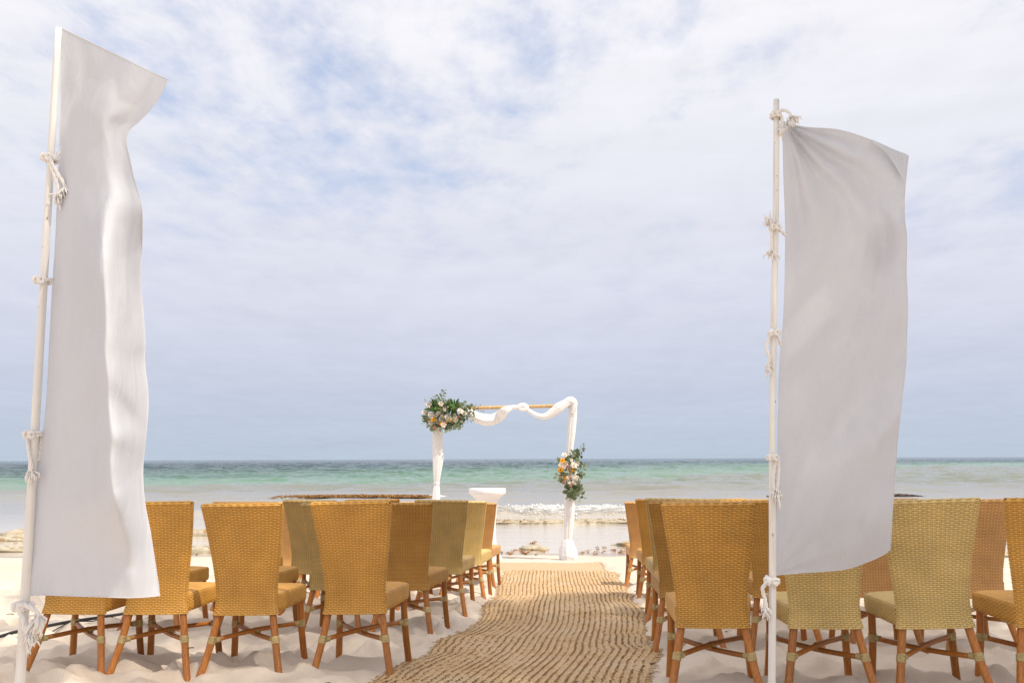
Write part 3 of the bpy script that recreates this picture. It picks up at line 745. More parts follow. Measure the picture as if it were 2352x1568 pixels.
H_ST = 0.0050
me_backshell = fast('backrest', *merge([shell(P_back, 44, NVB, 88, 68, 0.0012, 1), shell(P_rim, 20, 4, 20, 6, 0.0012, 1)]), M_wickshade)
me_backweave = fast('backrest_weave', *merge([weave(P_back, 44, NVB, H_ST, 1, True), weave(P_rim, 20, 4, H_ST, 1, False)]), M_wick)
_bt = shell(P_side, 84, NSV, 84, 11, 0.0012, 1); _tp = shell(P_top, 20, 46, 20, 23, 0.0012, 1)
_xb = np.array([(-0.178, 0, 0.362), (0.178, 0, 0.362), (0.226, SD, 0.373), (-0.226, SD, 0.373)])
me_seatshell = fast('seat', *merge([_bt, _tp, (_xb, np.array([[3, 2, 1, 0]]))]), M_wickshade)
me_seatweave = fast('seat_weave', *merge([weave(P_side, 84, NSV, H_ST, 1, True), weave(P_top, 20, 46, H_ST, 1, False)]), M_wick)
LEG_R = 0.0200
def leg_path(front, sx):
    if front: pts = [(0.198 * sx, 0.422, 0.40), (0.203 * sx, 0.432, 0.22), (0.212 * sx, 0.45, 0.08), (0.226 * sx, 0.475, -0.09)]
    else: pts = [(0.152 * sx, 0.0, 0.375), (0.182 * sx, -0.040, 0.21), (0.210 * sx, -0.085, 0.08), (0.252 * sx, -0.15, -0.09)]
    return catmull(pts, 12)
def path_at(P, z):
    P = P[::-1]; return np.array([np.interp(z, P[:, 2], P[:, i]) for i in range(3)])
leg_me, joints = [], []
for fr in (False, True):
    for sx in (-1, 1):
        mb = MB(); p = leg_path(fr, sx); tube(mb, p, np.linspace(LEG_R, LEG_R * 1.03, len(p)), 12); leg_me.append(mb.mesh('leg', M_cane))
        joints.append(path_at(p, 0.235 if fr else 0.215))
st_me = []
for a, b, dz in ((0, 3, 0.012), (1, 2, -0.012)):
    mb = MB(); A, B = joints[a], joints[b]
    tube(mb, catmull([A, (A + B) / 2 + (0, 0, dz), B], 7), 0.0132, 10); st_me.append(mb.mesh('stretcher', M_cane))
def band(mb, c, ax, r, n, w, rng):
    """n turns of flat cane wound round an axis"""
    ax = np.asarray(ax, float); ax /= np.linalg.norm(ax); s = np.cross(ax, (0.3, 0.9, 0.1)); s /= np.linalg.norm(s); t = np.cross(ax, s)
    for k in range(n):
        o = (k - (n - 1) / 2) * w; tl = rng.normal(0, 0.07); v = []; f = []; m = 14
        for j in range(m):
            a = 2 * math.pi * j / m; d = math.cos(a) * s + math.sin(a) * t; q = o + tl * r * math.cos(a)
            v += [c + d * r + ax * (q - w * 0.55), c + d * (r + 0.0026) + ax * (q - w * 0.40), c + d * (r + 0.0026) + ax * (q + w * 0.40), c + d * r + ax * (q + w * 0.55)]
        for j in range(m):
            a, b = j * 4, ((j + 1) % m) * 4
            f += [(a, b, b + 1, a + 1), (a + 1, b + 1, b + 2, a + 2), (a + 2, b + 2, b + 3, a + 3)]
        mb.add(v, f)
bind_me = []; _rg = np.random.default_rng(2)
for k in range(4):
    mb = MB(); c = joints[k]; o = joints[3 - k]; dr = (o - c) / np.linalg.norm(o - c); p = leg_path(k > 1, (-1, 1)[k % 2])
    lax = path_at(p, 0.30) - path_at(p, 0.15)
    band(mb, c, lax, LEG_R + 0.0008, 4, 0.0098, _rg); band(mb, c + dr * 0.034, dr, 0.0136, 3, 0.0095, _rg)
    bind_me.append(mb.mesh('cane_binding', M_bind))
mb = MB(); cc = (joints[0] + joints[3]) / 2; cc2 = (joints[1] + joints[2]) / 2; mid = (cc + cc2) / 2
for q in ((1, 1.0, 0), (-1, 1.0, 0)): band(mb, mid, (q[0], q[1], 0), 0.0205, 3, 0.0095, _rg)
bind_me.append(mb.mesh('cane_binding', M_bind))

HONEY, OLIVE, STRAW, PEACH, DARK = (0.71, 0.365, 0.066), (0.60, 0.40, 0.135), (0.78, 0.55, 0.20), (0.76, 0.41, 0.14), (0.56, 0.285, 0.052)  # STRAW is lifted and made golden to carry the sun on those chairs
cname = {HONEY: 'honey tan', OLIVE: 'olive tan', STRAW: 'pale straw', PEACH: 'orange tan', DARK: 'dark tan'}
def make_chair(loc, rz, col, label, grp, roll=0.0):
    root = empty('wicker_chair', loc, rz); root.rotation_euler[1] = roll; root.scale = (rnd.uniform(0.985, 1.015), 1.0, rnd.uniform(0.988, 1.010)); tag(root, label, 'chair', grp)
    kq = rnd.uniform(0.92, 1.06); cl = (*[c * kq for c in col], 1)
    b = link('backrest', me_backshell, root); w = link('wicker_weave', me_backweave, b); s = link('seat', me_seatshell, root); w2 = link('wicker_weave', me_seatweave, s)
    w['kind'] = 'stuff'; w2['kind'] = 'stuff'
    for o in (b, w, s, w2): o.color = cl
    for m_ in leg_me: link('leg', m_, root)
    for m_ in st_me: link('stretcher', m_, root)
    for m_ in bind_me: link('cane_binding', m_, root)
    return root
rows_l = [(5.78, [(-0.885, HONEY, -4), (-1.505, HONEY, -3), (-2.02, HONEY, -3), (-2.50, HONEY, -2)]),
          (7.38, [(-0.785, DARK, -8), (-1.30, OLIVE, -5), (-1.91, HONEY, -4), (-2.61, HONEY, -5)]),
          (8.72, [(-0.615, OLIVE, -5), (-1.18, HONEY, -4), (-1.74, OLIVE, -6), (-2.34, HONEY, -4)]),
          (10.05, [(-0.49, STRAW, -6), (-1.09, PEACH, -4), (-1.70, HONEY, -5), (-2.30, PEACH, -4)]),
          (11.45, [(-0.415, PEACH, -6), (-1.0, HONEY, -4), (-1.6, HONEY, -5), (-2.2, STRAW, -4)])]
rows_r = [(5.13, [(1.005, HONEY, -8), (1.555, STRAW, -4), (2.10, STRAW, -6), (2.665, HONEY, -5)]),
          (6.65, [(1.14, DARK, -7), (1.755, HONEY, -4), (2.38, PEACH, -4), (2.98, PEACH, -4)]),
          (8.25, [(1.315, OLIVE, -6), (1.92, HONEY, -4), (2.5, STRAW, -5), (3.1, HONEY, -4)]),
          (9.83, [(1.43, HONEY, -6), (2.03, OLIVE, -4), (2.62, HONEY, -5), (3.2, PEACH, -4)]),
          (11.4, [(1.49, PEACH, -6), (2.1, HONEY, -4), (2.7, STRAW, -5), (3.3, HONEY, -4)])]
rown = ['front', 'second', 'third', 'fourth', 'farthest']; coln = ['beside the runner', 'second from the runner', 'third from the runner', 'outermost']
for side, rows in (('left', rows_l), ('right', rows_r)):
    for ri, (y, cs) in enumerate(rows):
        for ci, (x, col, yaw) in enumerate(cs):
            yy = y - (x - cs[0][0]) * 0.05 * (1 if side == 'right' else 0.3) + rnd.uniform(-0.02, 0.02)
            make_chair((x, yy, float(gbase(yy))), R(yaw + rnd.uniform(-0.8, 0.8)), col,
                       '%s wicker chair, %s in the %s row on the %s' % (cname[col], coln[ci], 'nearest' if ri == 0 else rown[ri], side),
                       'wicker chairs %s of the runner' % side, {('right', 0, 2): R(-2.0), ('left', 0, 1): R(-0.8), ('left', 0, 0): R(-1.2)}.get((side, ri, ci), R(rnd.uniform(-0.9, 0.9))))

# ------------------------------------------------------------------ flags
def polyline(P, n):
    P = np.asarray(P, float); d = np.r_[0, np.cumsum(np.linalg.norm(np.diff(P, axis=0), axis=1))]
    Q = catmull(P, n * 4); d = np.r_[0, np.cumsum(np.linalg.norm(np.diff(Q, axis=0), axis=1))]
    return np.stack([np.interp(np.linspace(0, d[-1], n), d, Q[:, i]) for i in range(2)], 1)
def coons(L, Rr, T, B, ns, nt):
    L, Rr, T, B = polyline(L, nt), polyline(Rr, nt), polyline(T, ns), polyline(B, ns)
    s = np.linspace(0, 1, ns)[None, :, None]; t = np.linspace(0, 1, nt)[:, None, None]
    return ((1 - t) * T[None] + t * B[None] + (1 - s) * L[:, None] + s * Rr[:, None]
            - ((1 - s) * (1 - t) * L[0] + s * (1 - t) * Rr[0] + (1 - s) * t * L[-1] + s * t * Rr[-1]))
def cloth(px, Y):
    nt, ns = Y.shape
    d = FWD * F + RGT * (px[..., 0:1] - 1176) + UPV * (784 - px[..., 1:2]); return EYE + d * (Y[..., None] / d[..., 1:2])

def rope(mb, pts, r, n=None, twist=70.0):
    """three strands laid round each other along a path"""
    P = catmull(pts, n or max(24, int(np.sum(np.linalg.norm(np.diff(np.asarray(pts), axis=0), axis=1)) / 0.006)))
    T, N, B = frames(P); s = np.r_[0, np.cumsum(np.linalg.norm(np.diff(P, axis=0), axis=1))]
    for k in range(3):
        a = s * twist + k * 2.094
        tube(mb, P + r * 0.52 * (np.cos(a)[:, None] * N + np.sin(a)[:, None] * B), r * 0.60, 6)
def tassel(mb, p, d, L, r, rng, n=26):
    p, d = np.asarray(p, float), np.asarray(d, float); d = d / np.linalg.norm(d)
    for k in range(n):
        j = rng.normal(0, 1, 3); q = p + j * r * 0.25; e = p + d * L * rng.uniform(0.7, 1.05) + j * r * 0.75
        tube(mb, [q, (q + e) / 2 + j * r * 0.25, e], (r * 0.25, r * 0.24, r * 0.08), 5)

def tie(pole_pt, r_pole, cloth_pt, tails, root, rng, turns=1.6, rr=0.0072):
    """rope wound round the pole, knotted, with loose tails"""
    mb = MB(); c = np.asarray(pole_pt, float); q = np.asarray(cloth_pt, float)
    a0 = math.atan2(q[1] - c[1], q[0] - c[0]); n = int(14 * turns)
    coil = [c + np.array([math.cos(a0 + 2 * math.pi * turns * k / n), math.sin(a0 + 2 * math.pi * turns * k / n), 0]) * (r_pole + rr) + (0, 0, 0.020 * (k / n - 0.5)) for k in range(n + 1)]
    rope(mb, coil, rr)
    # the strop to the grommet and the knot in front of the pole
    k0 = c + np.array([-0.2, -1, 0]) * (r_pole + rr * 1.6)
    rope(mb, [coil[0], (coil[0] + q) / 2 + (0, 0, 0.006), q], rr)
    kn = [k0 + np.array([math.cos(t) * 0.018, -abs(math.sin(t * 1.5)) * 0.010, math.sin(2 * t) * 0.012]) for t in np.linspace(0, 6.2, 10)]
    rope(mb, kn, rr)
    o = link('rope_tie', mb.mesh('rope_tie', M_rope), root)
    for pts in tails:
        mt = MB(); pts = [np.asarray(p, float) for p in pts]; rope(mt, pts, rr * 0.95)
        tassel(mt, pts[-1], pts[-1] - pts[-2], 0.035, 0.017, rng)
        link('rope_tail', mt.mesh('rope_tail', M_rope), o)

def hem(name, pts, w, root):
    mb = MB(); tube(mb, pts, w, 6); return link(name, mb.mesh(name, M_hem), root)

def flag_right():
    rng = np.random.default_rng(3); Y0 = 4.60
    base = at(1770, 1640, Y0); base = at(1771, 1568, Y0); top = at(1782.5, 229, Y0); d = (top - base) / np.linalg.norm(top - base)
    foot = base - d * ((base[2] - float(gbase(Y0)) + 0.15) / d[2])
    root = empty('banner_flag', (foot[0], foot[1], float(gbase(Y0))))
    tag(root, 'tall white banner flag blown open on the right pole, tied with ropes', 'flag', 'white flags either side of the aisle')
    root_l = np.array(root.location)
    mb = MB(); n = 24; path = np.array([foot + (top - foot) * t for t in np.linspace(0, 1, n)]) - root_l
    path[:, 0] += 0.004 * np.sin(np.linspace(0, 9, n)); tube(mb, path, np.linspace(0.0175, 0.0138, n), 14); link('pole', mb.mesh('pole', M_pole), root)
    L = [(1797, 279), (1800, 400), (1804, 520), (1803, 640), (1799, 740), (1791, 830), (1788, 960), (1786, 1080), (1785, 1150), (1780, 1230), (1773, 1290), (1768, 1322)]
    Rr = [(2087, 357), (2082, 400), (2078, 455), (2078, 500), (2083, 545), (2082, 620), (2085, 700), (2083, 780), (2080, 850), (2071, 930), (2062, 1010), (2057, 1090), (2050, 1180), (2046, 1262)]
    T = [(1797, 279), (1850, 292), (1925, 298), (2000, 321), (2050, 343), (2087, 357)]
    B = [(1768, 1322), (1830, 1316), (1890, 1312), (1945, 1306), (1995, 1289), (2025, 1276), (2046, 1262)]
    ns, nt = 90, 240; px = coons(L, Rr, T, B, ns, nt)
    s, t = np.meshgrid(np.linspace(0, 1, ns), np.linspace(0, 1, nt))
    ang = np.arctan2(t * 3.6, s + 1e-3)
    Y = Y0 + 0.01 + 0.10 * np.sin(s * 2.6) * (0.4 + 0.6 * sstep(0, 0.4, t)) + 0.05 * s
    Y += 0.030 * np.sin(ang * 15 + 2 * fbm(s * 2, t * 3, 2, 85)) * np.exp(-((s ** 2 + (t * 3.6) ** 2) / 1.1)) * sstep(0, 0.15, s)
    Y += 0.010 * np.sin(np.arctan2((1 - t) * 3.6, s + 1e-3) * 13) * np.exp(-((s ** 2 + ((1 - t) * 3.6) ** 2) / 0.8)) * sstep(0, 0.15, s)
    Y += 0.012 * np.sin(s * 11 + t * 4) * sstep(0.2, 0.5, t) * (0.3 + s) + 0.030 * (1 - 2 * np.abs(fbm(s * 1.6 + t * 1.2, t * 4.2, 3, 87)))          # tension folds from the top tie
    Y -= 0.07 * np.exp(-((s - 0.92) / 0.13) ** 2 - ((t - 0.17) / 0.06) ** 2)                               # gathered luff at the top right
    Y += 0.05 * np.exp(-((s - 0.80) / 0.10) ** 2 - ((t - 0.25) / 0.05) ** 2)
    Y += 0.012 * np.sin(t * 95) * np.exp(-((s - 1.0) / 0.06) ** 2) * sstep(0.08, 0.12, t) * sstep(0.22, 0.17, t)
    Y += 0.05 * sstep(0.62, 1.0, t - 0.12 * s) * (0.3 + s) - 0.06 * np.exp(-((t - 0.86 + 0.22 * s) / 0.07) ** 2) * sstep(0.05, 0.3, s)
    Y += 0.016 * fbm(s * 3, t * 5, 3, 81)
    V = cloth(px, Y) - root_l; me = fast('flag_cloth', V.reshape(-1, 3), grid_faces(ns, nt)[:, ::-1], M_flag)
    cl = link('flag_cloth', me, root)
    G = V.reshape(nt, ns, 3)
    for nm, e in (('hem', G[::3, -1]), ('hem', G[::3, 0]), ('hem', G[0, ::3]), ('hem', G[-1, ::3])): hem(nm, e, 0.0016, cl)
    # folded-over corner at the top right
    c = G[6:34, 62:88].copy(); k = np.linspace(0, 1, 26)[None, :, None]; j = np.linspace(0, 1, 28)[:, None, None]
    fl = c * 1.0; fl[..., 1] -= (0.012 + 0.03 * (1 - j[..., 0]) * k[..., 0]); keep_v = fl * (1 - 0)
    fl = G[0, 62:88][None] + (c - c[:1]) * (0.10 + 0.62 * k ** 2) + np.array([0, -0.016, 0]) * (0.4 + j)
    link('folded_corner', fast('folded_corner', fl.reshape(-1, 3), grid_faces(26, 28)[:, ::-1], M_flag), cl)
    def pp(py): # point on the pole at reference row py
        k_ = (py - 229) / (1568 - 229); return (top + (base - top) * k_) - root_l
    def w(px_, py_, dy=-0.02): return at(px_, py_, Y0 + dy) - root_l
    tie(pp(269), 0.016, G[1, 0], [[pp(262) + (0.02, -0.025, 0), w(1796, 252), w(1812, 258, -0.03), w(1818, 270, -0.03)], [pp(272) + (0.02, -0.02, 0), w(1797, 280), w(1796, 292)]], root, rng, 1.9)
    tie(pp(540), 0.0165, G[60, 0], [[pp(541) + (-0.022, -0.01, 0), w(1770, 530), w(1768, 516)], [pp(542) + (-0.02, -0.02, 0), w(1772, 560), w(1773, 577)]], root, rng, 1.3)
    tie(pp(788), 0.017, G[118, 0], [[pp(790) + (-0.02, -0.02, 0), w(1760, 798), w(1767, 820), w(1764, 838)]], root, rng, 2.1)
    tie(pp(1072), 0.018, G[184, 0], [[pp(1070) + (0.02, -0.02, 0), w(1789, 1085), w(1787, 1110), w(1783, 1130)], [pp(1074) + (0.01, -0.02, 0), w(1776, 1100), w(1780, 1128)]], root, rng, 1.6)
    tie(pp(1346), 0.019, w(1764, 1322, 0.0), [[pp(1346) + (-0.02, -0.02, 0), w(1752, 1350), w(1757, 1375), w(1760, 1398)]], root, rng, 2.2, 0.0095)
flag_right()

def flag_left():
    rng = np.random.default_rng(4); Y0 = 4.0
    base = at(46, 1568, Y0); top = at(134.5, 62, Y0); d = (top - base) / np.linalg.norm(top - base)
    foot = base - d * ((base[2] - float(gbase(Y0)) + 0.15) / d[2])
    root = empty('banner_flag', (foot[0], foot[1], float(gbase(Y0))))
    tag(root, 'tall white banner flag half sunlit on the left pole, its corner blown out', 'flag', 'white flags either side of the aisle')
    root_l = np.array(root.location)
    mb = MB(); n = 24; path = np.array([foot + (top - foot) * t for t in np.linspace(0, 0.998, n)]) - root_l
    tube(mb, path, np.linspace(0.0205, 0.0135, n), 14); link('pole', mb.mesh('pole', M_pole), root)
    L = [(137, 63), (139, 140), (139, 230), (137, 320), (134, 400), (131, 470), (127, 560), (121, 650), (115, 760), (109, 880), (102, 970), (90, 1050), (78, 1140), (67, 1240), (56, 1320), (50, 1368)]
    Rr = [(386, 183), (376, 205), (352, 243), (318, 280), (295, 300), (290, 325), (297, 360), (308, 410), (320, 450), (326, 485), (326, 560), (323, 640), (328, 710), (333, 780), (332, 830), (339, 890), (340, 940), (334, 1010), (328, 1080), (332, 1150), (345, 1220), (356, 1290), (368, 1368)]
    T = [(137, 63), (165, 76), (220, 103), (280, 132), (335, 160), (386, 183)]
    B = [(50, 1368), (95, 1366), (160, 1368), (230, 1370), (300, 1372), (368, 1368)]
    ns, nt = 90, 240; px = coons(L, Rr, T, B, ns, nt)
    s, t = np.meshgrid(np.linspace(0, 1, ns), np.linspace(0, 1, nt))
    # the cloth swings towards the viewer, then curls back at its free edge
    sr = 0.60 - 0.07 * sstep(0.25, 0.32, t) * sstep(0.5, 0.34, t) + 0.10 * sstep(0.55, 0.90, t) + 0.03 * np.sin(t * 9)
    amp = 0.17 + 0.33 * sstep(0.10, 0.42, t) - 0.34 * sstep(0.80, 0.95, t)
    q = s / sr; rise = np.where(q < 0.12, q * q / 0.24, q - 0.06) / 0.94
    fall = np.clip((s - sr) / (1 - sr), 0, 1)
    rr = 0.05
    A = np.where(s < sr, rise, 1 + 0.10 * np.sin(np.minimum(fall * 4, math.pi)) - 0.95 * fall ** 1.3 * sstep(0.20, 0.36, t))
    ker = np.ones(5) / 5; A = np.stack([np.convolve(np.pad(row, 2, mode='edge'), ker, 'valid') for row in A])
    Y = Y0 + 0.012 - amp * A
    Y += 0.07 * np.exp(-((s - 0.95) / 0.22) ** 2 - ((t - 0.22) / 0.05) ** 2)
    Y -= 0.05 * np.exp(-((s - 0.55) / 0.18) ** 2 - ((t - 0.10) / 0.05) ** 2)
    Y += 0.06 * np.exp(-((s - 0.75 - (t - 0.64) * 2.5) / 0.10) ** 2 - ((t - 0.66) / 0.035) ** 2) - 0.05 * np.exp(-((s - 0.80) / 0.12) ** 2 - ((t - 0.70) / 0.025) ** 2)
    Y += 0.011 * np.sin(s * 32 + t * 3) * sstep(0.90, 1.0, t) * (1 - s * 0.5)
    Y -= 0.03 * np.exp(-((s - 0.80) / 0.10) ** 2 - ((t - 0.93) / 0.05) ** 2)
    Y += 0.010 * fbm(s * 3, t * 6, 3, 83) + 0.026 * (1 - 2 * np.abs(fbm(s * 1.8 + t * 1.3, t * 4.5, 3, 89))) * sstep(0, 0.2, s)
    V = cloth(px, Y) - root_l; cl = link('flag_cloth', fast('flag_cloth', V.reshape(-1, 3), grid_faces(ns, nt)[:, ::-1], M_flag), root)
    G = V.reshape(nt, ns, 3)
    for e in (G[::3, -1], G[::3, 0], G[0, ::3], G[-1, ::3]): hem('hem', e, 0.0016, cl)
    def pp(py):
        k_ = (py - 62) / (1568 - 62); return (top + (base - top) * k_) - root_l
    def w(px_, py_, dy=-0.03): return at(px_, py_, Y0 + dy) - root_l
    tie(pp(385), 0.0155, G[52, 0], [[pp(380) + (0.0, -0.03, 0), w(133, 400), w(145, 418), w(150, 432)], [pp(390) + (0, -0.025, 0), w(131, 420), w(133, 450)]], root, rng, 2.2)
    tie(pp(673), 0.0165, G[106, 0], [], root, rng, 1.2, 0.007)
    tie(pp(1025), 0.0185, G[182, 0], [[pp(1030) + (-0.02, -0.02, 0), w(68, 1050), w(72, 1068), w(70, 1085)]], root, rng, 2.0)
    tie(pp(1402), 0.020, G[-2, 1], [[pp(1400) + (-0.02, -0.03, 0), w(52, 1420, -0.05), w(58, 1445, -0.05), w(66, 1462, -0.05)], [pp(1396) + (0.01, -0.035, 0), w(82, 1402, -0.05), w(88, 1416, -0.05), w(82, 1432, -0.05)]], root, rng, 2.4, 0.009)
    m2 = MB(); rg = np.random.default_rng(8)
    tassel(m2, w(88, 1418, -0.05), w(80, 1450, -0.05) - w(90, 1418, -0.05), 0.05, 0.02, rg, 40); tassel(m2, w(66, 1455, -0.05), w(60, 1480, -0.05) - w(66, 1455, -0.05), 0.04, 0.017, rg, 30)
    link('tassel', m2.mesh('tassel', M_rope), root)
flag_left()

# ------------------------------------------------------------------ arch with drapes
AY = 15.8
def drape(pts, radii, n, folds, seed, name, parent, off, m=None):
    """a gathered length of cloth: a tube whose section is pleated"""
    rng = np.random.default_rng(seed); P = catmull(pts, n); r = np.interp(np.linspace(0, 1, n), np.linspace(0, 1, len(radii)), radii)
    ph = rng.uniform(0, 6.3, 4); tw = rng.uniform(-2, 2)
    def prof(t, a): return 1 + folds * (0.6 * np.cos(4 * a + ph[0] + tw * t * 1.6) + 0.40 * np.cos(7 * a + ph[1] - tw * t * 1.2) + 0.26 * np.cos(13 * a + ph[2] + 1.5 * t) + 0.16 * np.cos(21 * a + ph[3] + 2.5 * t))
    mb = MB(); tube(mb, np.asarray(P) - off, r, 84, prof=prof); return link(name, mb.mesh(name, m or M_chiffon), parent)

def build_arch():
    gz = float(gbase(AY)); c = at(1160, 1278, AY)
    root = empty('wedding_arch', (c[0], AY, gz)); tag(root, 'wedding arch of bamboo wrapped in white chiffon at the water', 'arch')
    off = np.array(root.location)
    YL, YR = AY + 0.08, AY - 0.08
    w = lambda px, py, dy=0.0: at(px, py, (YL if px < 1160 else YR) + dy)
    # bamboo bar with its nodes
    a, b = at(985, 939, YL), at(1316, 931, YR)
    mb = MB(); P = np.array([a + (b - a) * t for t in np.linspace(0, 1, 30)]) - off; tube(mb, P, 0.028, 14); bar = link('crossbar', mb.mesh('crossbar', M_bamboo), root)
    for k in range(8):
        t = 0.05 + k * 0.125; mb = MB(); q = a + (b - a) * t - off; dd = (b - a) / np.linalg.norm(b - a)
        tube(mb, [q - dd * 0.008, q, q + dd * 0.008], (0.0285, 0.0315, 0.0285), 14); link('bamboo_node', mb.mesh('bamboo_node', M_bamboo_node), bar)
    for (t0, t1, Yp) in (((1004, 935), (1003, 1275), YL), ((1314, 925), (1303, 1278), YR)):
        mb = MB(); tube(mb, np.array([at(*t0, Yp), at(*t1, Yp)]) - off - np.array([[0, 0, 0], [0, 0, 0.1]]), 0.028, 12); link('post', mb.mesh('post', M_bamboo), root)
    # left post drape, gathered by a tie two thirds down
    drape([w(1005, 950), w(1005, 1000), w(1006, 1050), w(1004, 1085), w(1003, 1107), w(1003, 1112), w(1002, 1130), w(1001, 1160), w(1000, 1220), w(1001, 1270)],
          (0.078, 0.082, 0.090, 0.065, 0.042, 0.042, 0.058, 0.068, 0.075, 0.085), 70, 0.10, 1, 'post_drape', root, off)
    mb = MB(); q = w(1003, 1109.5) - off
    for k in range(3): tube(mb, [q + np.array([math.cos(t) * 0.046, math.sin(t) * 0.046, 0.012 * (k - 1)]) for t in np.linspace(0, 6.28, 20)], 0.008, 6)
    link('drape_tie', mb.mesh('drape_tie', M_chiffon), root)
    drape([w(1314, 922), w(1316, 945), w(1313, 990), w(1309, 1030), w(1307, 1080), w(1308, 1130), w(1308, 1165), w(1307, 1200), w(1305, 1235), w(1304, 1262)],
          (0.060, 0.064, 0.060, 0.052, 0.060, 0.070, 0.080, 0.078, 0.060, 0.060), 70, 0.10, 2, 'post_drape', root, off)
    # cloth bundled round the right foot
    drape([w(1304, 1238), w(1304, 1250), w(1304, 1262), w(1305, 1274), w(1305, 1284)], (0.062, 0.10, 0.125, 0.140, 0.128), 34, 0.075, 3, 'foot_bundle', root, off)
    mb = MB(); c0 = at(1305, 1279, YR)
    for k in range(6):
        ph = k * 1.1; tube(mb, [c0 + np.array([math.cos(t + ph) * (0.128 - 0.006 * k), math.sin(t + ph) * (0.128 - 0.006 * k), 0.02 + k * 0.026 + 0.016 * math.sin(2 * t + k)]) - off for t in np.linspace(0, 6.28, 26)], 0.014, 7)
    link('foot_folds', mb.mesh('foot_folds', M_chiffon), root)
    # swags
    f = -0.05
    drape([w(1075, 942, f), w(1092, 956, f), w(1112, 963, f), w(1132, 963, f), w(1148, 954, f), w(1160, 943, f), w(1175, 936, f), w(1190, 935.5, f)], (0.05, 0.076, 0.092, 0.088, 0.088, 0.066, 0.038, 0.030), 60, 0.085, 5, 'drape_swag', root, off)
    drape([w(1186, 937, f), w(1194, 932, f), w(1203, 931, f), w(1210, 936, f), w(1200, 941, f - 0.02), w(1192, 938, f - 0.04)], (0.024, 0.036, 0.040, 0.036, 0.028, 0.02), 30, 0.11, 6, 'drape_knot', root, off)
    drape([w(1206, 935, f), w(1218, 945, f), w(1235, 954, f), w(1252, 956, f), w(1268, 948, f), w(1284, 936, f), w(1300, 926, f), w(1312, 922, f)], (0.022, 0.034, 0.040, 0.052, 0.070, 0.085, 0.066, 0.05), 60, 0.085, 7, 'drape_swag', root, off)
    drape([w(1296, 930, f), w(1303, 922, f), w(1312, 920, f), w(1319, 925, f), w(1318, 938, f), w(1314, 950, f)], (0.028, 0.060, 0.066, 0.050, 0.046, 0.03), 30, 0.09, 8, 'corner_knot', root, off)
build_arch()

# ------------------------------------------------------------------ flowers
def rose_mesh():
    mb = MB(); rng = np.random.default_rng(1)
    for ring, (n, r, h, tilt, mi) in enumerate(((6, 1.0, -0.10, 0.30, 0), (6, 0.78, 0.10, 0.62, 0), (5, 0.52, 0.28, 0.95, 0), (4, 0.30, 0.40, 1.2, 1), (3, 0.15, 0.46, 1.35, 1))):
        for k in range(n):
            a = 2 * math.pi * (k + 0.5 * (ring % 2)) / n + rng.normal(0, 0.1); w = r * 2.9 / n * 1.15; ct, s_ = math.cos(a), math.sin(a); v = []
            for i, q in enumerate((0.25, 0.65, 0.95, 1.05)):
                for j in (-1, -0.5, 0, 0.5, 1):
                    rr = r * q * math.cos(tilt * (0.25 + 0.5 * q)); z = h + r * (q ** 1.5) * math.sin(tilt) * 0.7 - (0.07 * r if q > 1 else 0) + 0.06 * r * abs(j)
                    wd = w * (0.35, 0.8, 0.9, 0.62)[i] * j * 0.6; rr = rr - 0.12 * r * j * j
                    v.append((ct * rr - s_ * wd, s_ * rr + ct * wd, z))
            f = [(i * 5 + j, i * 5 + j + 1, (i + 1) * 5 + j + 1, (i + 1) * 5 + j) for i in range(3) for j in range(4)]; mb.add(v, f, mi)
    return mb.mesh('rose', [M_rose, M_rosein])
def gerbera_mesh():
    mb = MB()
    for ring, (n, r, z) in enumerate(((15, 1.0, 0.0), (13, 0.72, 0.08))):
        for k in range(n):
            a = 2 * math.pi * (k + 0.5 * ring) / n; ct, s_ = math.cos(a), math.sin(a); v = []
            for q, wd, dz in ((0.18, 0.05, 0), (0.6, 0.13, 0.10), (0.92, 0.11, 0.06), (1.0, 0.03, 0.02)):
                for j in (-1, 1): v.append((ct * q * r - s_ * wd * j, s_ * q * r + ct * wd * j, z + dz))
            mb.add(v, [(2 * i, 2 * i + 1, 2 * i + 3, 2 * i + 2) for i in range(3)], 0)
    lathe(mb, [(0.24, 0.08), (0.22, 0.17), (0.10, 0.20), (0.01, 0.19)], 12, 1); return mb.mesh('gerbera', [M_orange, M_centre])
def carnation_mesh():
    mb = MB(); rng = np.random.default_rng(6)
    for k in range(34):
        a = rng.uniform(0, 6.3); r = rng.uniform(0.15, 0.9) ; ct, s_ = math.cos(a), math.sin(a); z = 0.55 * (1 - r * r); v = []
        for q, wd in ((0.0, 0.08), (0.6, 0.30), (1.0, 0.34)):
            for j in (-1, 0, 1): v.append((ct * r * (0.5 + 0.5 * q) - s_ * wd * j, s_ * r * (0.5 + 0.5 * q) + ct * wd * j, z * q + rng.normal(0, 0.07)))
        mb.add(v, [(0, 1, 4, 3), (1, 2, 5, 4), (3, 4, 7, 6), (4, 5, 8, 7)], 0)
    return mb.mesh('carnation', [M_peach])
def leaf_mesh(name, lw, m, pointed=False):
    mb = MB(); n = 10; v = [(0, 0, 0), (0, 0.5, -0.03)]
    for k in range(n):
        a = 2 * math.pi * k / n - math.pi / 2; x = lw * 0.5 * math.cos(a); y = 0.5 + 0.5 * math.sin(a)
        if pointed: x *= (1 - 0.55 * max(0, math.sin(a)))
        v.append((x, y, 0.10 * abs(x)))
    mb.add(v[1:], [(0, 1 + k, 1 + (k + 1) % n) for k in range(n)]); return mb.mesh(name, m)
ME_rose, ME_gerb, ME_carn = rose_mesh(), gerbera_mesh(), carnation_mesh()
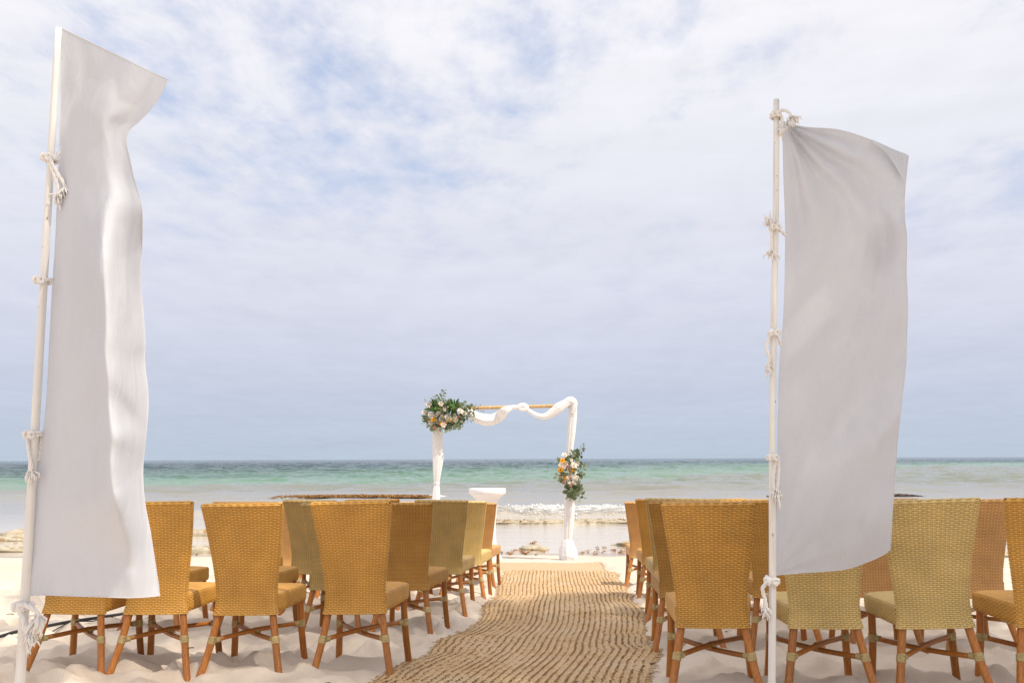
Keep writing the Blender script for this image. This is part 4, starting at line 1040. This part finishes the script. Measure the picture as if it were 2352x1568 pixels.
ME_leaf, ME_leafl, ME_fern = leaf_mesh('leaf', 0.92, M_euc), leaf_mesh('leaf', 0.50, M_euc, True), leaf_mesh('leaf', 0.40, M_fern, True)

def arrangement(org, sc, Yc, flowers, sprigs, filler, label, seed):
    rng = np.random.default_rng(seed)
    q = lambda cx, cy, dy=0.0: at(org[0] + cx * sc, org[1] + cy * sc, Yc + dy)
    c = q(*filler[0][:2]); root = empty('flower_arrangement', tuple(c)); tag(root, label, 'flowers', 'flower arrangements on the arch'); off = np.array(c)
    for kind, pts in flowers.items():
        me, r = {'rose': (ME_rose, 0.053), 'gerbera': (ME_gerb, 0.050), 'carnation': (ME_carn, 0.032)}[kind]
        for (cx, cy) in pts:
            p = q(cx, cy, -0.16 + rng.normal(0, 0.02)) - off; k = r * rng.uniform(0.82, 1.12)
            d = Vector((rng.normal(0, 0.35), -1, 0.25 + rng.normal(0, 0.3)))
            link({'rose': 'white_rose', 'gerbera': 'orange_gerbera', 'carnation': 'peach_carnation'}[kind], me, root, p, d.to_track_quat('Z', 'Y').to_euler(), (k, k, k))
    def leaf(parent, p, d, size, me):
        v = Vector(d); e = v.to_track_quat('Y', 'Z') @ Vector((0, 0, 1)).rotation_difference(Vector((rng.normal(0, 0.8), -abs(rng.normal(0, 0.8)), rng.normal(0, 0.8) + 0.2)).normalized())
        link('leaf', me, parent, p, (v.to_track_quat('Y', 'Z').to_matrix() @ Matrix.Rotation(rng.uniform(-1.6, 1.6), 3, 'Y')).to_euler(), (size, size, size))
    for (x0, y0, x1, y1, n, size, bend) in sprigs:
        a, b = q(x0, y0, -0.12) - off, q(x1, y1, -0.18 + rng.normal(0, 0.04)) - off
        mid = (a + b) / 2 + np.array([rng.normal(0, 0.02), 0, bend]); P = catmull([a, mid, b], 14); mb = MB(); tube(mb, P, np.linspace(0.0035, 0.0015, 14), 5)
        st = link('eucalyptus_sprig', mb.mesh('eucalyptus_sprig', M_stem), root); T = np.gradient(P, axis=0)
        for k in range(n):
            t = (k + 0.7) / n * 13; i = min(int(t), 12); p = P[i] + (P[i + 1] - P[i]) * (t - i); tg = T[i] / np.linalg.norm(T[i])
            sd = np.array([-tg[2], rng.normal(-0.2, 0.5), tg[0]]) * (1 if k % 2 else -1) + tg * 0.5 + rng.normal(0, 0.15, 3)
            leaf(st, p, sd, size * rng.uniform(0.7, 1.15) * (1 - 0.3 * k / n), ME_leaf if rng.random() < 0.75 else ME_leafl)
    # the dense body of the arrangement: leaves filling the volume behind the blooms
    for (cx, cy, rx, ry, n, me, size) in filler:
        mb = MB(); b_ = q(cx, cy, -0.05) - off; tube(mb, [b_ + (0, 0.05, -0.03), b_ + (0, 0.02, 0.0), b_ + (0, 0.0, 0.03)], 0.006, 5); st = link('leaf_cluster', mb.mesh('leaf_cluster', M_stem), root)
        for k in range(n):
            th, rr = rng.uniform(0, 6.3), math.sqrt(rng.uniform(0, 1)); p = q(cx + rx * rr * math.cos(th), cy + ry * rr * math.sin(th), -0.02 - 0.205 * math.sqrt(max(0, 1 - rr * rr)) * rng.uniform(0.2, 1.0)) - off
            leaf(st, p, (math.cos(th) * rr + rng.normal(0, 0.5), -0.4 + rng.normal(0, 0.3), -math.sin(th) * rr + rng.normal(0, 0.5)), size * rng.uniform(0.7, 1.2), me)

arrangement((964.6, 884.3), 0.0732, 15.84,
    {'rose': [(270, 610), (800, 750), (1260, 810), (1390, 890), (130, 875), (470, 890), (575, 885), (730, 980), (340, 950), (900, 1085), (555, 1125), (1100, 1080), (290, 1170), (640, 1315), (740, 1250), (660, 580), (830, 1000), (660, 1070), (480, 950)],
     'gerbera': [(690, 745), (410, 1070), (1015, 1100), (760, 1190), (690, 1200)],
     'carnation': [(235, 890), (480, 985), (790, 1085), (720, 1125), (770, 1140), (905, 985), (1200, 985), (850, 1275), (600, 1235), (460, 1340), (440, 1300)]},
    [(480, 600, 760, 165, 11, 0.078, 0.0), (440, 640, 480, 300, 6, 0.07, 0.02), (330, 700, 150, 490, 5, 0.06, 0.03), (450, 560, 370, 440, 4, 0.06, 0), (700, 650, 800, 460, 4, 0.07, 0), (1000, 700, 960, 560, 4, 0.08, 0), (1150, 680, 1420, 570, 6, 0.07, 0),
     (1300, 720, 1900, 650, 8, 0.065, 0.0), (1400, 760, 2000, 840, 6, 0.05, 0.03), (1350, 850, 1700, 920, 7, 0.065, 0.0), (1300, 950, 1640, 1130, 8, 0.07, -0.02), (1200, 1000, 1360, 1240, 7, 0.08, 0), (1050, 1100, 1190, 1370, 6, 0.095, 0),
     (900, 1150, 1030, 1390, 6, 0.09, 0), (800, 1250, 880, 1410, 6, 0.09, 0), (600, 1200, 680, 1390, 5, 0.085, 0), (450, 1200, 400, 1440, 6, 0.075, 0), (300, 1000, 90, 1040, 6, 0.075, 0.02), (250, 1080, 150, 1210, 5, 0.085, 0), (260, 1100, 60, 1190, 4, 0.055, 0),
     (300, 1150, 330, 1310, 4, 0.08, 0), (330, 800, 190, 820, 4, 0.08, 0), (1000, 1000, 1250, 1080, 6, 0.09, 0.02), (700, 900, 900, 850, 5, 0.09, 0.02), (1500, 700, 1750, 640, 4, 0.06, 0)],
    [(760, 900, 620, 330, 70, ME_leaf, 0.085), (1050, 690, 220, 130, 46, ME_fern, 0.11), (500, 680, 180, 110, 34, ME_fern, 0.10), (900, 1120, 420, 200, 36, ME_leaf, 0.09), (500, 1100, 250, 200, 26, ME_leafl, 0.09), (1350, 850, 200, 180, 26, ME_leafl, 0.09)],
    'wide flower arrangement of roses and eucalyptus on the top left corner of the arch', 91)
arrangement((1263.2, 1010.6), 0.0952, 15.68,
    {'rose': [(350, 370), (405, 545), (500, 485), (575, 600), (665, 565), (270, 600), (340, 640), (465, 750), (580, 785), (575, 875), (500, 1040), (595, 1010), (650, 925), (440, 905)],
     'gerbera': [(305, 490), (578, 705), (252, 712), (370, 895)],
     'carnation': [(305, 540), (425, 635), (465, 690), (290, 755), (250, 860), (490, 915), (510, 1090), (340, 1010)]},
    [(520, 400, 830, 150, 8, 0.085, 0.0), (540, 420, 800, 270, 6, 0.095, 0.0), (480, 380, 540, 230, 4, 0.08, 0), (560, 440, 740, 370, 5, 0.085, 0), (640, 620, 850, 610, 6, 0.08, 0.02), (640, 720, 830, 690, 5, 0.08, 0), (660, 800, 850, 860, 5, 0.08, 0), (300, 500, 130, 480, 4, 0.07, 0.02),
     (300, 820, 140, 910, 5, 0.075, 0.02), (320, 920, 220, 1040, 4, 0.08, 0), (420, 1000, 390, 1300, 6, 0.075, 0), (480, 1080, 450, 1420, 6, 0.08, 0), (560, 1040, 700, 1080, 5, 0.10, 0), (580, 1080, 800, 1270, 8, 0.095, 0.03), (540, 1100, 740, 1440, 9, 0.09, 0.02), (520, 1150, 620, 1480, 7, 0.09, 0), (560, 1150, 830, 1410, 6, 0.07, 0.02), (620, 1000, 780, 1120, 5, 0.09, 0.03)],
    [(460, 720, 230, 330, 56, ME_leaf, 0.08), (450, 620, 190, 200, 24, ME_leafl, 0.085), (530, 1230, 110, 180, 30, ME_leaf, 0.08), (560, 420, 110, 70, 14, ME_fern, 0.08)],
    'upright flower arrangement with trailing eucalyptus on the right post of the arch', 93)

# ------------------------------------------------------------------ cocktail table, cable, buoy
def build_table():
    Y = 15.9; c = at(1119.5, 1250, Y); gz = float(gbase(Y)); h = at(1119.5, 1121, Y)[2] - gz
    root = empty('cocktail_table', (c[0], Y, gz)); tag(root, 'tall round cocktail table in a white stretch cover, left under the arch', 'table')
    mb = MB(); k = h
    prof = [(0.215, -0.03), (0.205, 0.02), (0.165, 0.10), (0.130, 0.24), (0.122, 0.40), (0.132, 0.55), (0.146, 0.68), (0.160, 0.77), (0.184, 0.84), (0.212, 0.872), (0.248, 0.898), (0.275, 0.916), (0.284, 1.005)]
    lathe(mb, [(r, z * k) for r, z in prof[:-1]] + [(0.284, k - 0.088), (0.288, k - 0.078)], 48, wob=lambda t, a: 1 + 0.16 * (1 - t) ** 2.5 * max(0, math.cos(4 * a)) - 0.03 * (1 - t)); link('stretch_cover', mb.mesh('stretch_cover', M_spandex), root)
    mb = MB(); lathe(mb, [(0.286, k - 0.080), (0.2915, k - 0.074), (0.2915, k - 0.010), (0.286, k - 0.002), (0.270, k)], 48); link('table_top_cap', mb.mesh('table_top_cap', M_spandex), root)
build_table()

def build_cable():
    for k, (pix, r, lab) in enumerate((([(-90, 1512), (0, 1500), (70, 1484), (150, 1466), (235, 1448), (310, 1425), (390, 1407), (470, 1392)], 0.012, 'thick black cable on the sand under the left chairs'),
                                       ([(120, 1470), (200, 1456), (262, 1441), (320, 1436), (380, 1416), (440, 1404)], 0.004, 'thin dark cord beside the thick cable on the sand'))):
        pts = []
        for (px, py) in pix: p = on_ground(px, py); pts.append((p[0], p[1], ground(p[0], p[1]) + r * 0.9))
        P = catmull(pts, 90)
        for q in P: q[2] = max(q[2], ground(q[0], q[1]) + r * 0.8, ground(q[0], q[1] - 0.12) + 0.3 * r)
        P[:, 2] = np.max(np.stack([np.roll(P[:, 2], k2) for k2 in range(-3, 4)]), 0)
        zz = np.convolve(np.pad(P[:, 2], 5, mode='edge'), np.ones(11) / 11, 'valid'); P[:, 2] = zz + 0.2 * r
        mb = MB(); tube(mb, P, r, 8); tag(link('black_cable' if k == 0 else 'thin_cord', mb.mesh('cable', M_rubber)), lab, 'cable')
build_cable()
def build_buoy():
    p = at(362, 1083, 120.0); mb = MB(); lathe(mb, [(0.02, -0.08), (0.09, -0.05), (0.12, 0.02), (0.10, 0.10), (0.05, 0.15), (0.02, 0.17), (0.02, 0.22), (0.01, 0.23)], 14)
    hh = float(sea_height(np.array([p[0]]), np.array([p[1]]))[0][0])
    tag(link('mooring_buoy', mb.mesh('mooring_buoy', M_buoy), None, (p[0], p[1], SEA_Z + max(hh, 0) + 0.05)), 'tiny red mooring buoy floating far out on the left', 'buoy')
build_buoy()

# ------------------------------------------------------------------ coconut palms behind the viewer (their shade falls on the front rows)
def frond_mesh(L, droop, seed):
    rng = np.random.default_rng(seed); mb = MB(); n = 46
    t = np.linspace(0, 1, n); P = np.stack([L * (t - 0.14 * droop * t ** 3), 0 * t, L * (0.42 * t - 0.75 * droop * t ** 2.1)], 1)
    tube(mb, P, np.linspace(0.024, 0.005, n), 5); T = np.gradient(P, axis=0)
    for i in range(3, n):
        tg = T[i] / np.linalg.norm(T[i]); l = L * 0.27 * math.sin(math.pi * (0.12 + 0.83 * i / n)) ** 0.7
        for sg in (-1, 1):
            d = np.array([0.55 * tg[0], sg * 0.9, 0.55 * tg[2] - 0.10 + rng.normal(0, 0.12)]); d = d / np.linalg.norm(d) * l * rng.uniform(0.85, 1.1); w = tg * 0.026
            a = P[i]; m_ = a + d * 0.5; e = a + d + np.array([0, 0, -0.28 * l * rng.uniform(0.5, 1.2)])
            mb.add([a - w * 0.5, a + w * 0.5, m_ + w, m_ - w, e], [(0, 1, 2, 3), (3, 2, 4)])
    return mb.mesh('frond', M_palm)
FR = [frond_mesh(3.1, 0.55, 1), frond_mesh(2.9, 0.80, 2), frond_mesh(2.7, 1.05, 3), frond_mesh(3.2, 0.35, 4)]
palms = [(6.9, 2.4, 10.6, 15, 'coconut palm nearest the viewer, shading the left front chairs'),
         (8.1, 0.3, 11.2, 16, 'coconut palm right of the viewer, shading the right flag'),
         (10.6, 0.3, 12.0, 20, 'tallest coconut palm, far to the right behind the viewer'),
         (5.5, 1.8, 12.4, 10, 'slender coconut palm leaning towards the sea beside the viewer')]
for k, (x, y, h, nf, lab) in enumerate(palms):
    bx, by = x + (0.8, 0.5, -0.6, 2.4)[k], y - 3.4
    gz = float(gbase(by)); root = empty('coconut_palm', (bx, by, gz)); tag(root, lab, 'palm tree', 'coconut palms behind the viewer')
    mb = MB(); P = catmull([(0, 0, -0.2), ((x - bx) * 0.25, (y - by) * 0.15, h * 0.35), ((x - bx) * 0.7, (y - by) * 0.6, h * 0.75), (x - bx, y - by, h)], 40)
    tube(mb, P, np.interp(np.linspace(0, 1, 40), [0, 0.08, 1], [0.20, 0.14, 0.10]) * (1 + 0.05 * (np.arange(40) % 2)), 12); link('trunk', mb.mesh('trunk', M_bark), root)
    for j in range(nf):
        az = j * 2.39996 + rnd.uniform(-0.2, 0.2); el = 0.75 - 1.35 * (j / nf)
        link('frond', FR[0 if j < nf * 0.35 else (3 if j % 2 else 1) if j < nf * 0.75 else 2], root, (x - bx, y - by, h), (0, -el * 0.8 + 0.1, az))
